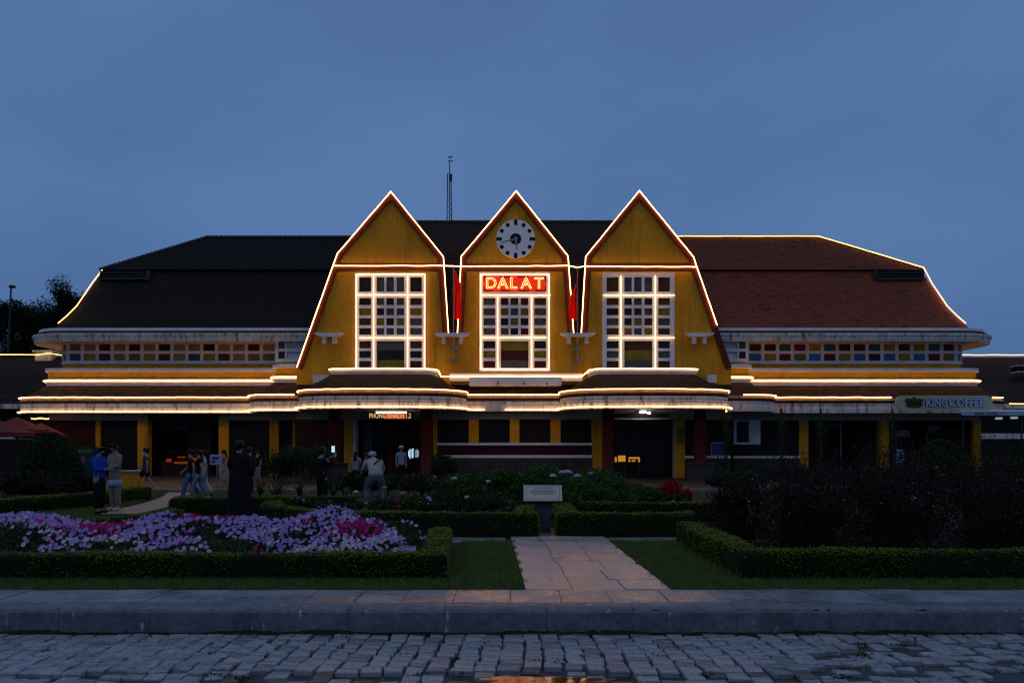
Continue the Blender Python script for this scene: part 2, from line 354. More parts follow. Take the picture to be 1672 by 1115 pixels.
def fillet(pts, rad, n=6):
    out = [pts[0]]
    for i in range(1, len(pts) - 1):
        r = rad[i] if isinstance(rad, (list, tuple)) else rad
        p = Vector(pts[i]); a = (Vector(pts[i - 1]) - p); b = (Vector(pts[i + 1]) - p)
        if r <= 0: out.append(tuple(p)); continue
        ang = a.angle(b); t = min(r / math.tan(ang / 2), a.length * .49, b.length * .49)
        r = t * math.tan(ang / 2)
        a.normalize(); b.normalize(); c = p + (a + b).normalized() * (r / math.sin(ang / 2))
        p1, p2 = p + a * t, p + b * t
        a1 = math.atan2(*(p1 - c).yx); a2 = math.atan2(*(p2 - c).yx); d = (a2 - a1 + math.pi) % (2 * math.pi) - math.pi
        for k in range(n + 1): out.append((c.x + r * math.cos(a1 + d * k / n), c.y + r * math.sin(a1 + d * k / n)))
    out.append(pts[-1]); return out
def offset(path, o):
    m = MB(); m.sweep(path, [(o, 0), (o, 1)], caps=False); return [(v[0], v[1]) for v in m.v[::2]]
def densify(path, step):
    out = [path[0]]
    for a, b in zip(path, path[1:]):
        L = math.hypot(b[0] - a[0], b[1] - a[1]); k = max(1, int(L / step))
        for i in range(1, k + 1): out.append((a[0] + (b[0] - a[0]) * i / k, a[1] + (b[1] - a[1]) * i / k))
    return out
def text_mesh(body, size, bold=.0, extrude=.01, bevel=None, align='CENTER', spacing=1.0):
    cu = bpy.data.curves.new('t', 'FONT'); cu.body = body; cu.size = size; cu.align_x = align; cu.align_y = 'CENTER'
    cu.space_character = spacing; cu.resolution_u = 3
    if bevel: cu.fill_mode = 'NONE'; cu.bevel_depth = bevel; cu.bevel_resolution = 1
    else: cu.extrude = extrude; cu.offset = bold
    o = bpy.data.objects.new('t', cu); COL.objects.link(o)
    dg = bpy.context.evaluated_depsgraph_get(); me = bpy.data.meshes.new_from_object(o.evaluated_get(dg))
    mb = MB(); mb.v = [v.co[:] for v in me.vertices]; mb.f = [tuple(p.vertices) for p in me.polygons]
    bpy.data.objects.remove(o); bpy.data.meshes.remove(me)
    return mb
def place_text(mb, c, ry=0):
    mb.v = [(c[0] + x, c[1] - z, c[2] + y) for x, y, z in mb.v]; return mb

# ------------------------------------------------------------------ GROUND
ROAD_Z = -0.24
KF, KB, PVB = 7.14, 7.36, 8.01                     # kerb front, kerb back, pavement back
m = MB(); m.add([(-400, PVB, -.03), (400, PVB, -.03), (400, 900, -.03), (-400, 900, -.03)], [(0, 1, 2, 3)])
struct('ground', m, 'ground')
road_m = MB(); road_m.box(-60, 60, -40, KF + .02, ROAD_Z - .3, ROAD_Z - .045)
road = struct('road', road_m, 'soil_wet')

# cobblestones: columns that run away from the viewer, uneven widths
def cobble_mesh(seed, w, d):
    r = random.Random(seed); m = MB(); bm = bmesh.new()
    c = [(-w / 2, -d / 2), (w / 2, -d / 2), (w / 2, d / 2), (-w / 2, d / 2)]
    c = [(x + r.uniform(-.015, .015), y + r.uniform(-.013, .013)) for x, y in c]
    ins = .007
    ring = []
    for x, y in c: ring.append((x, y, -.07))
    for x, y in c: ring.append((x, y, -.009))
    for x, y in c: ring.append((x - math.copysign(ins, x), y - math.copysign(ins, y), r.uniform(-.004, .004)))
    fs = []
    for k in range(2):
        for j in range(4): fs.append((k * 4 + j, k * 4 + (j + 1) % 4, k * 4 + 4 + (j + 1) % 4, k * 4 + 4 + j))
    fs.append((8, 9, 10, 11)); m.add(ring, fs)
    bm.free()
    me = bpy.data.meshes.new('cobblestone'); me.from_pydata(m.v, [], m.f); me.update(); return me
W0, D0 = .19, .15
cob_shapes = {k: [cobble_mesh(i + 40 * j, W0, D0) for i in range(7)] for j, k in enumerate(('cobble', 'cobble_pale', 'cobble_dark', 'cobble_dirty'))}
for k, l in cob_shapes.items():
    for me in l: me.materials.append(MATS[k])
cob_list = []
rc = random.Random(3)
x = -6.4
while x < 6.6:
    w = rc.uniform(.15, .195)
    y = KF - .02 - rc.uniform(0, .05)
    while y > 5.5:
        d = rc.uniform(.075, .20)
        yc = y - d / 2
        xs = x + w / 2 + .035 * math.sin(yc * 2.1 + x) - .02 * (yc - 6.3) * x * .25
        gutter = 1095 - 6 * math.sin(x * 1.3)
        py = HY + (CZ - ROAD_Z) * F / yc; pxx = CX + F * xs / yc
        cob_list.append((xs + rc.uniform(-.012, .012), yc, w - .014 + rc.uniform(-.012, .008), d - .012, py, pxx))
        y -= d
    x += w
def worn(px, py):
    a = py > 1095 - (6 if 760 < px < 980 else 0)
    b = px > 1330 and py > 1046 + max(0, (1420 - px)) * .25
    c = px < 130 and py > 1100
    return a or b or c
cob_list.sort(key=lambda c: abs(c[5] - 836) + (500 if c[4] > 1112 else 0))
rest = MB()
for i, (xs, yc, w, d, py, pxx) in enumerate(cob_list):
    wn_ = worn(pxx, py)
    if wn_ and rc.random() < .38: continue
    zz = ROAD_Z + rc.uniform(-.006, .003) - (rc.uniform(.006, .026) if wn_ else 0)
    kind = 'cobble_dirty' if (wn_ and rc.random() < .6) else rc.choice(['cobble', 'cobble', 'cobble_pale', 'cobble_dark'])
    me = rc.choice(cob_shapes[kind]); rz = rc.uniform(-.07, .07); tx, ty = rc.uniform(-.014, .014), rc.uniform(-.014, .014)
    if i < 300:
        o = link('cobblestone', me, road); o.location = (xs, yc, zz); o.rotation_euler = (tx, ty, rz); o.scale = (w / W0, d / D0, 1)
    else:
        M_ = Matrix.Translation((xs, yc, zz)) @ Matrix.Rotation(rz, 4, 'Z') @ Matrix.Rotation(tx, 4, 'X') @ Matrix.Diagonal((w / W0, d / D0, 1, 1))
        rest.add([(M_ @ v.co)[:] for v in me.vertices], [tuple(p.vertices) for p in me.polygons])
tag(build('cobblestones', rest, 'cobble', road), None, None, None, 'stuff')
# puddle in the sunken strip
pud = MB(); n = 40; ring = []
for j in range(n):
    t = 2 * math.pi * j / n; rr = 1 + .22 * math.sin(3 * t + 1) + .12 * math.sin(7 * t)
    ring.append((PX(882, 5.7) + .44 * rr * math.cos(t), 5.67 + .095 * rr * math.sin(t), ROAD_Z + .008))
pud.add(ring, [tuple(range(n))]); struct('puddle', pud, 'water')

# kerb stones and pavement slabs
pave = MB(); pave.box(-30, 30, KF + .02, PVB, ROAD_Z - .2, -.028)
pavement = struct('pavement', pave, 'soil')
x = -9.2; rk = random.Random(11); i = 0
while x < 9.2:
    L = rk.uniform(.78, .98); j = rk.uniform(-.004, .004); g = .002
    m = MB(); y0 = KF + j
    prof = [(y0, ROAD_Z - .12), (y0, -.055), (y0 + .012, -.030), (y0 + .034, -.012), (y0 + .065, -.004), (KB - .004, -.002 + j * .3), (KB - .004, ROAD_Z - .12)]
    K = len(prof); NS = 14; vs = []
    for q_ in range(NS + 1):
        xx = x + g + (L - 2 * g) * q_ / NS; e = rk.gauss(0, .0035); ch_ = rk.uniform(.002, .006) if (rk.random() < .12 or q_ in (0, NS)) else 0
        for w_, (a, b) in enumerate(prof):
            if w_ == 0 or w_ == K - 1: vs.append((xx, a, b))
            elif w_ < 4: vs.append((xx, a + abs(e) + ch_ * .6, b - ch_ * (1 if w_ < 3 else .7) + rk.gauss(0, .001)))
            else: vs.append((xx, a, b + rk.gauss(0, .001)))
    m.add(vs, [tuple(range(K)), tuple(NS * K + k for k in reversed(range(K)))] + [(q_ * K + k, q_ * K + k + 1, (q_ + 1) * K + k + 1, (q_ + 1) * K + k) for q_ in range(NS) for k in range(K - 1)])
    build('kerbstone', m, 'kerb', pavement); x += L; i += 1
x = -9.2
while x < 9.2:
    L = rk.uniform(.46, .56); sk = (.09 if x > 0 else -.05) * min(1, abs(x) / 4) ; z = rk.uniform(-.006, .003)
    m = MB(); g = .004
    p = [(x + g, KB + .002), (x + L - g, KB + .002), (x + L - g, PVB - .004), (x + g, PVB - .004)]
    m.add([(a, b, -.04) for a, b in p] + [(a, b, z) for a, b in p], [(0, 1, 5, 4), (1, 2, 6, 5), (2, 3, 7, 6), (3, 0, 4, 7), (4, 5, 6, 7)])
    build('slab', m, 'slab', pavement); x += L
# dirt and moss gathered along the foot of the kerb
dm = MB(); nD = 420; dv = []
for q_ in range(nD + 1):
    xx = -9 + 18 * q_ / nD; hh = max(.002, .010 + .014 * math.sin(xx * 2.3) + .012 * math.sin(xx * 7.1 + 1) + rk.gauss(0, .006)); dv += [(xx, KF - .02 - hh * .9 - rk.uniform(0, .012), ROAD_Z - .012), (xx, KF - .012, ROAD_Z + hh * .5), (xx, KF + .006, ROAD_Z + hh)]
dm.add(dv, [(q_ * 3 + k, q_ * 3 + 3 + k, q_ * 3 + 4 + k, q_ * 3 + 1 + k) for q_ in range(nD) for k in range(2)])
tag(build('gutter_dirt', dm, 'moss_dirt', None), 'dark dirt and moss gathered along the foot of the kerb', 'dirt', None, 'stuff')
# path to the plaque
def path_edge(y): t = (y - 8.01) / (12.75 - 8.01); return .14 - .17 * t, 1.67 - .14 * t
pm = MB(); pm.box(-.2, 1.9, PVB, 12.76, -.2, -.0285)
path = struct('garden_path', pm, 'soil')
ys = [8.015, 8.62, 9.32, 10.0, 10.75, 11.45, 12.10, 12.75]
for r_ in range(len(ys) - 1):
    nC = 3; cuts = [0, rk.uniform(.30, .36), rk.uniform(.63, .70), 1]
    for c in range(nC):
        z = rk.uniform(-.006, .004); g = .005
        a0, b0 = path_edge(ys[r_]); a1, b1 = path_edge(ys[r_ + 1])
        dj = rk.uniform(-.05, .05) if c == 1 else 0
        q = [(a0 + (b0 - a0) * cuts[c] + g, ys[r_] + g), (a0 + (b0 - a0) * cuts[c + 1] - g, ys[r_] + g), (a1 + (b1 - a1) * cuts[c + 1] - g, ys[r_ + 1] - g), (a1 + (b1 - a1) * cuts[c] + g, ys[r_ + 1] - g)]
        m = MB(); m.add([(a, b, -.04) for a, b in q] + [(a, b, z) for a, b in q], [(0, 1, 5, 4), (1, 2, 6, 5), (2, 3, 7, 6), (3, 0, 4, 7), (4, 5, 6, 7)])
        build('slab', m, 'path_slab', path)
for (xa, xb) in ((-1.35, -.05), (1.56, 3.0)):
    xx = xa
    while xx < xb - .1:
        L = min(.62, xb - xx); m = MB(); m.box(xx + .004, xx + L - .004, 12.11, 12.74, -.06, rk.uniform(-.02, -.012)); build('slab', m, 'slab', path); xx += L
m = MB(); m.box(.1, 1.3, 12.77, 14.2, -.06, -.012); build('slab', m, 'slab', path)
# sandy garden path on the left, paved patch, apron before the station
def ribbon(pts, w, z, name, material):
    m = MB(); L, R_ = [], []
    for i, (x_, y_) in enumerate(pts):
        a = Vector(pts[max(0, i - 1)]); b = Vector(pts[min(len(pts) - 1, i + 1)]); d = (b - a).normalized(); n_ = Vector((-d.y, d.x))
        ww = w[i] if isinstance(w, (list, tuple)) else w
        L.append((x_ + n_.x * ww, y_ + n_.y * ww)); R_.append((x_ - n_.x * ww, y_ - n_.y * ww))
    k = len(pts)
    m.add([(a, b, z) for a, b in L] + [(a, b, z) for a, b in R_], [(i, i + 1, k + i + 1, k + i) for i in range(k - 1)])
    m.add([(a, b, z - .05) for a, b in L] + [(a, b, z - .05) for a, b in R_], [(i, i + 1, k + i + 1, k + i) for i in range(k - 1)])
    return struct(name, m, material)
ribbon([(PX(200, 17.2), 17.0), (PX(232, 18.6), 18.6), (PX(262, 20), 20.0), (PX(282, 21.8), 21.8), (PX(292, 23.5), 23.5), (PX(296, 25.5), 25.5)], [.42, .5, .5, .45, .4, .4], -.008, 'flagstone_path', 'sand_path')
ribbon([(PX(360, 15.9), 15.9), (PX(440, 16.2), 16.2)], .34, -.008, 'paved_patch', 'slab')
ap = MB(); ap.box(-40, 40, 25.2, 60, -.2, .07); struct('station_forecourt', ap, 'apron')
ap = MB(); ap.box(-40, 40, 24.95, 25.195, -.2, .085); struct('forecourt_kerb', ap, 'kerb')

# ------------------------------------------------------------------ STATION BUILDING
ST = thing('station_building', 'yellow railway station with three pointed gables, long tiled wings and lit outlines', 'building', (0, 36, 0))
YG = 34.6                                            # plane of the gables
def gx(px): return PX(px, YG)
def gz(py): return PZ(py, YG)
# -- facade with the three gables, openings for the tall windows
WIN = [(579.5, 696, 446, 606), (782.3, 898.5, 444.5, 607), (983, 1101, 446, 606)]
G_OUT = [[(484.4, 600), (543.6, 434), (551, 414), (638, 313), (724, 419), (732.5, 545)],
         [(746.8, 545), (753, 419), (842.8, 312), (927.5, 418), (936.8, 545)],
         [(949, 545), (956.3, 419), (1044, 311.5), (1132.8, 420), (1137.5, 435), (1193.8, 600)]]
outer = [p for g in G_OUT for p in g] + [(1193.8, 628), (484.4, 628)]
holes = [[(a, t), (b, t), (b, bo), (a, bo)] for a, b, t, bo in WIN]
m = MB(); m.prism([(gx(a), gz(b)) for a, b in outer], YG, YG + .32, [[(gx(a), gz(b)) for a, b in h] for h in holes])
build('gable_wall', m, 'yellow', ST)
# bargeboards under the outline, one per gable, and the red string course
for g in G_OUT:
    pts = [(gx(a), gz(b)) for a, b in g]
    m = MB(); w = .27
    inner = []
    cxm = sum(p[0] for p in pts) / len(pts)
    for i, p in enumerate(pts):
        p = Vector(p); a = Vector(pts[max(0, i - 1)]); b = Vector(pts[min(len(pts) - 1, i + 1)])
        d1 = (p - a).normalized() if i > 0 else (b - p).normalized(); d2 = (b - p).normalized() if i < len(pts) - 1 else d1
        n1 = Vector((d1.y, -d1.x)); n2 = Vector((d2.y, -d2.x)); mm = (n1 + n2).normalized(); mm = mm / max(.4, mm.dot(n1))
        inner.append((p.x + mm.x * w, p.y + mm.y * w))
    k = len(pts)
    y0, y1 = YG - .10, YG - .003
    m.add([(a, y0, b) for a, b in pts] + [(a, y0, b) for a, b in inner] + [(a, y1, b) for a, b in pts] + [(a, y1, b) for a, b in inner],
          [(i, i + 1, k + i + 1, k + i) for i in range(k - 1)] + [(k + i, k + i + 1, 3 * k + i + 1, 3 * k + i) for i in range(k - 1)] + [(i + 1, i, 2 * k + i, 2 * k + i + 1) for i in range(k - 1)] + [(0, k, 3 * k, 2 * k), (k - 1, 2 * k - 1, 4 * k - 1, 3 * k - 1)])
    build('bargeboard', m, 'trim_red', ST)
for a, b in ((551, 722), (757, 925), (961, 1130)):
    m = MB(); m.box(gx(a), gx(b), YG - .06, YG - .003, gz(441.5), gz(431)); build('string_course', m, 'trim_red', ST)
# gable roofs running back into the main roof
for gi, g in enumerate(G_OUT):
    pts = [(gx(a), gz(b)) for a, b in g]
    m = MB(); yb = 42.5; k = len(pts); out = []
    for (x_, z_) in pts: out.append((x_, z_ - .03))
    ya = YG - .02
    m.add([(a, ya, b + .05) for a, b in out] + [(a, yb, b + .05) for a, b in out], [(i, i + 1, k + i + 1, k + i) for i in range(k - 1)])
    m.add([(a, ya, b - .06) for a, b in out] + [(a, yb, b - .06) for a, b in out], [(i, i + 1, k + i + 1, k + i) for i in range(k - 1)])
    build('gable_roof', m, 'tile_brown', ST, fixn=False)

# -- tall windows
PAL = {'d': 'pane_dark', 'g': 'pane_grey', 'y': 'pane_olive', 'o': 'pane_gold', 'm': 'pane_maroon', 's': 'pane_slate', 'b': 'pane_brown', 'r': 'pane_red', 'w': 'pane_grey'}
side_l = [289.0, 0]
colors = [dict(top='dgsgd', L='dybd' + 'bdb', R='mygs' + 'bdm', C='gdg' 'dgs' 'ymy' 'gss', big='gdy'),
          dict(top=None, L='ggsg' + 'dym', R='bggy' + 'dym', C='mbm' 'ygo' 'dyd' 'gdm', big='ymg'),
          dict(top='bssgb', L='bdgb' + 'dgb', R='bygb' + 'dgb', C='dsd' 'dbg' 'dym' 'osy', big='byg')]
rows = [(487, 498.5), (503.5, 515), (519.6, 531.3), (535.8, 546.6)]; rows2 = [(557, 569), (573, 584.6), (589.4, 600.7)]
for wi, (a, b, t, bo) in enumerate(WIN):
    sx = (b - a) / 116.2
    def fx(q): return gx(a + (q - 782.3) * sx)
    xl, xr = (789.4, 808.8), (872.4, 891.5)
    cols = [(818, 830.2), (833.7, 846), (850.2, 862.7)]
    panes = []
    for k, (r0, r1) in enumerate(rows + rows2):
        panes.append((xl[0], xl[1], r0, r1, colors[wi]['L'][k])); panes.append((xr[0], xr[1], r0, r1, colors[wi]['R'][k]))
    for k, (r0, r1) in enumerate(rows):
        for c in range(3): panes.append((cols[c][0], cols[c][1], r0, r1, colors[wi]['C'][k * 3 + c]))
    bigs = [(818, 862.7, 557, 571.5), (818, 862.7, 571.9, 587.4), (818, 862.7, 587.8, 600.7)]
    for k, q in enumerate(bigs): panes.append(q + (colors[wi]['big'][k],))
    if colors[wi]['top']:
        tp = [(xl[0], xl[1]), cols[0], cols[1], cols[2], (xr[0], xr[1])]
        for k, (p0, p1) in enumerate(tp): panes.append((p0, p1, 453, 476.5, colors[wi]['top'][k]))
    openings = [q[:4] for q in panes if q[1] - q[0] < 40] + [(818, 862.7, 557, 600.7)]
    z0, z1 = gz(bo) - .0, gz(t)
    fr = MB()
    fr.prism([(gx(a) + .003, z0), (gx(b) - .003, z0), (gx(b) - .003, z1), (gx(a) + .003, z1)], YG - .05, YG + .09, [[(fx(p0), gz(r1)), (fx(p1), gz(r1)), (fx(p1), gz(r0)), (fx(p0), gz(r0))] for p0, p1, r0, r1 in openings])
    wo = build('window', fr, 'white', ST)
    wo['label'] = 'tall white gable window of many small coloured panes'
    for p0, p1, r0, r1, c in panes:
        pm_ = MB(); pm_.box(fx(p0) - .01, fx(p1) + .01, YG + .055, YG + .085, gz(r1) - (.01 if p1 - p0 < 40 else -.002), gz(r0) + .01) if False else pm_.box(fx(p0) - .004, fx(p1) + .004, YG + .04 + (0.004 if p1 - p0 > 40 else 0), YG + .088, gz(r1) - .004, gz(r0) + .004)
        build('pane', pm_, PAL[c], wo)
    bk = MB(); bk.box(gx(a) + .01, gx(b) - .01, YG + .12, YG + .3, z0, z1); build('window_backing', bk, 'interior', ST)

# -- ledges with two feet under the notches and beside the outer windows
for a, b in ((711, 767), (914.5, 971), (517, 561.5), (1118, 1163)):
    m = MB(); x0, x1 = gx(a), gx(b); z1, z0 = gz(545.5), gz(551)
    m.prism([(x0, z1), (x1, z1), (x1 - .02, z1 - .05), (x1 - .22, z0), (x0 + .22, z0), (x0 + .02, z1 - .05)], YG - .42, YG - .002)
    for q in ((a + 11, a + 17), (b - 17, b - 11)): m.box(gx(q[0]), gx(q[1]), YG - .26, YG - .004, gz(562), gz(550.5))
    build('ledge', m, 'white', ST)

# -- plan outlines
BASE = fillet([(-22.55, 43), (-22.55, 36.8), (-10.9, 36.8), (-10.9, 34.95), (10.9, 34.95), (10.9, 36.8), (22.55, 36.8), (22.55, 43)], [0, .6, 1.3, .4, .4, 1.3, .6, 0], 7)
WIND = fillet([(-22.2, 43), (-22.2, 37.2), (-11.45, 37.2), (-11.15, 36.35), (-8.8, 36.35)], [0, .9, .05, .05, 0], 7)
WINDR = [(-x_, y_) for x_, y_ in reversed(WIND)]
# coping, yellow band, white moulding
m = MB(); m.sweep(BASE, [(-.6, 5.235), (.13, 5.225), (.14, 5.07), (.02, 5.05)], caps=False); build('coping', m, 'white', ST)
m = MB(); m.sweep(BASE, [(.02, 5.052), (.02, 4.66)], caps=False); build('band', m, 'yellow', ST)
m = MB(); m.sweep(BASE, [(.02, 4.70), (.16, 4.69), (.16, 4.52), (.08, 4.50), (.08, 4.36)], caps=False); build('moulding', m, 'white', ST)
# skirt roof: stepped tile courses
def courses(o0, z0, o1, z1, n, lip=.022):
    L = math.hypot(o1 - o0, z1 - z0); no, nz = (z0 - z1) / L, (o1 - o0) / L
    pr = []
    for k in range(n):
        a, b = k / n, (k + 1) / n
        pr.append((o0 + (o1 - o0) * a, z0 + (z1 - z0) * a)); pr.append((o0 + (o1 - o0) * b + no * lip, z0 + (z1 - z0) * b + nz * lip))
    return pr
def wob(path, amp, seed):
    r = random.Random(seed); return path
sk_prof = courses(.06, 4.40, 1.06, 3.70, 8) + [(1.15, 3.63), (1.17, 3.56), (1.08, 3.50)]
BD = densify(BASE, .5)
m = MB(); m.sweep(BD, sk_prof, caps=False); build('skirt_roof', m, 'tile_skirt', ST)
m = MB(); m.sweep(BD, [(1.08, 3.735), (1.155, 3.725), (1.18, 3.61), (1.14, 3.59)], caps=False); build('lit_tile_lip', m, 'lit_tile_lip', ST)
m = MB(); m.sweep(BD, [(1.06, 3.51), (1.13, 3.46), (1.11, 3.30), (1.14, 3.28), (1.14, 3.035), (1.02, 3.03), (1.00, 3.07)], caps=False); build('fascia', m, 'white_stained', ST)
m = MB(); m.sweep(BASE, [(1.02, 3.075), (-.4, 3.02)], caps=False); build('soffit', m, 'soffit', ST)

# -- window walls of the wings
def window_wall(path, mirrored):
    m = MB(); m.sweep(path, [(.0, 5.24), (.0, 5.50)], caps=False); build('sill_wall', m, 'yellow', ST)
    fz = [5.50, 5.635, 5.975, 6.11, 6.445, 6.58]      # sill, lower pane, middle bar, upper pane, head
    wf = MB()
    wf.sweep(path, [(.0, fz[0] - .02), (.07, fz[0] - .02), (.07, fz[1]), (.0, fz[1])]); wf.sweep(path, [(.0, fz[2]), (.05, fz[2]), (.05, fz[3]), (.0, fz[3])])
    wf.sweep(path, [(.0, fz[4]), (.06, fz[4]), (.06, fz[5]), (.0, fz[5])])
    wf.sweep(path, [(-.09, fz[0] - .02), (-.09, fz[5])], caps=False)
    # walk along the path laying posts and panes
    pts = [Vector(p) for p in path]; acc = [0]
    for a, b in zip(pts, pts[1:]): acc.append(acc[-1] + (b - a).length)
    def at(s_):
        for i in range(len(acc) - 1):
            if s_ <= acc[i + 1]:
                t = (s_ - acc[i]) / max(1e-6, acc[i + 1] - acc[i]); d = (pts[i + 1] - pts[i]).normalized(); return pts[i].lerp(pts[i + 1], t), d
        return pts[-1], (pts[-1] - pts[-2]).normalized()
    # s where the front straight begins (the step beside the gable)
    step_i = min(range(len(path)), key=lambda i: abs(abs(path[i][0]) - 11.45) + abs(path[i][1] - 37.2))
    s_step = acc[step_i]; sgn = -1 if not mirrored else 1
    pitch = .724
    seq_t = 'mMtryTmbsymostmy' ; seq_b = 'byrobrybmbybryby'
    return wf, at, s_step, sgn, pitch, acc[-1], fz
CR = {'b': 'pane_blue', 'y': 'pane_yellow', 'r': 'pane_red', 'o': 'pane_olive', 'm': 'pane_maroon', 't': 'pane_teal', 'w': 'pane_brown', 'e': 'pane_beige', 's': 'pane_slate', 'd': 'pane_dark', 'g': 'pane_gold'}
SEQ = {True: ('wmtrytmwtymytmyy', 'byrobrybmbybrobb'), False: ('emedmeodemedmeeo', 'ygrsyrsgeyrsyesy'[::-1])}
SEQ[False] = ('emeedeedememeoes', 'ogeryserygerysys')
for path, mir in ((WIND, False), (WINDR, True)):
    wf, at, s_step, sgn, pitch, total, fz = window_wall(path, mir)
    posts = []
    k = 0; s_ = s_step
    while k < 20 and 0 < s_ + sgn * pitch * k < total and k <= 18: posts.append(s_ + sgn * pitch * k); k += 1
    side = [s_step - sgn * .12, s_step - sgn * .42, s_step - sgn * .90 , s_step - sgn * 1.26]
    for s0 in posts + side:
        p, d = at(s0); nrm = Vector((d.y, -d.x)); w = .075
        q = [p - d * w - nrm * .09, p + d * w - nrm * .09, p + d * w + nrm * .045, p - d * w + nrm * .045]
        wf.add([(v.x, v.y, fz[0]) for v in q] + [(v.x, v.y, fz[5]) for v in q], [(0, 1, 5, 4), (1, 2, 6, 5), (2, 3, 7, 6), (3, 0, 4, 7)])
    wo = build('window', wf, 'white', ST)
    wo['label'] = 'long white window band with two rows of coloured panes'
    bays = [(posts[i], posts[i + 1], i) for i in range(len(posts) - 1)]
    for s0, s1, i in bays + [(side[0], side[1], 16), (side[1], side[2], 17), (side[2], side[3], 17)]:
        (pa, _), (pb, _) = at(s0), at(s1); d = (pb - pa).normalized(); nrm = Vector((d.y, -d.x)) * (1 if sgn > 0 else -1)
        for r_ in range(2):
            seq = SEQ[mir][r_]; c = CR[seq[i % 16]] if i < 16 else ('pane_slate' if (i + r_) % 2 else 'pane_maroon')
            za, zb = (fz[3], fz[4]) if r_ == 0 else (fz[1], fz[2])
            q = [pa - nrm * .05, pb - nrm * .05, pb - nrm * .02, pa - nrm * .02]
            mb = MB(); mb.add([(v.x, v.y, za - .02) for v in q] + [(v.x, v.y, zb + .02) for v in q], [(0, 1, 5, 4), (1, 2, 6, 5), (2, 3, 7, 6), (3, 0, 4, 7), (4, 5, 6, 7), (3, 2, 1, 0)])
            build('pane', mb, c, wo)
# -- eaves of the wings
EAVE = fillet([(-22.2, 46), (-22.2, 37.2), (-8.5, 37.2)], [0, .9, 0], 10)
EAVER = [(-a, b) for a, b in reversed(EAVE)]
for pth in (EAVE, EAVER):
    pd = densify(pth, .6)
    m = MB(); m.sweep(pd, [(-.06, 6.565), (1.12, 6.47)], caps=False); build('soffit', m, 'soffit', ST)
    m = MB(); m.sweep(pd, [(1.10, 6.46), (1.20, 6.42), (1.24, 6.56), (1.24, 6.66), (1.29, 6.68), (1.29, 6.79), (1.10, 6.83)], caps=False); build('fascia', m, 'white_stained', ST)
    m = MB(); m.sweep(pd, [(1.10, 6.83), (1.16, 6.86), (.98, 6.97)], caps=False); build('eave_tiles', m, 'tile_brown', ST)
    m = MB(); m.sweep(pd, [(.99, 6.94), (1.02, 6.95), (1.00, 7.08), (.86, 7.10), (.5, 7.0)], caps=False); build('gutter', m, 'white', ST)

# -- main roof: mansard wings with flared feet, hipped ends; built in tile courses
corner = [(1582, 536, 36.3), (1575, 530, 36.42), (1560, 517, 36.85), (1545, 502, 37.2), (1520, 465, 37.85), (1503, 442.5, 38.25)]
lower = [(PX(a, c) , c, PZ(b, c)) for a, b, c in corner]
YR = 42.7
upper = [lower[-1], (PX(1335, YR), YR, PZ(388, YR))]
def sample(pts, step):
    out = [Vector(pts[0])]
    for a, b in zip(pts, pts[1:]):
        a, b = Vector(a), Vector(b); n_ = max(1, round(math.hypot(b.y - a.y, b.z - a.z) / step))
        for i in range(1, n_ + 1): out.append(a.lerp(b, i / n_))
    return out
def roof_front(pts, xin, sgn, step, lip):
    m = MB(); s_ = sample(pts, step)
    for a, b in zip(s_, s_[1:]):
        t = Vector((0, b.y - a.y, b.z - a.z)).normalized(); nn = Vector((0, -t.z, t.y)) * lip
        rr = random.uniform(-.002, .002)
        m.add([(sgn * xin, a.y + nn.y, a.z + nn.z), (sgn * a.x, a.y + nn.y, a.z + nn.z + rr), (sgn * b.x, b.y, b.z), (sgn * xin, b.y, b.z)], [(0, 1, 2, 3)])
        m.add([(sgn * xin, a.y + nn.y, a.z + nn.z), (sgn * a.x, a.y + nn.y, a.z + nn.z + rr), (sgn * a.x, a.y, a.z - .004), (sgn * xin, a.y, a.z - .004)], [(3, 2, 1, 0)])
    # hipped end and back
    cpts = [Vector(p) for p in pts]
    for a, b in zip(cpts, cpts[1:]):
        ya, yb = 2 * YR - a.y, 2 * YR - b.y
        m.add([(sgn * a.x, a.y, a.z), (sgn * a.x, ya, a.z), (sgn * b.x, yb, b.z), (sgn * b.x, b.y, b.z)], [(0, 1, 2, 3)])
        m.add([(sgn * xin, ya, a.z), (sgn * a.x, ya, a.z), (sgn * b.x, yb, b.z), (sgn * xin, yb, b.z)], [(0, 1, 2, 3)])
    return m
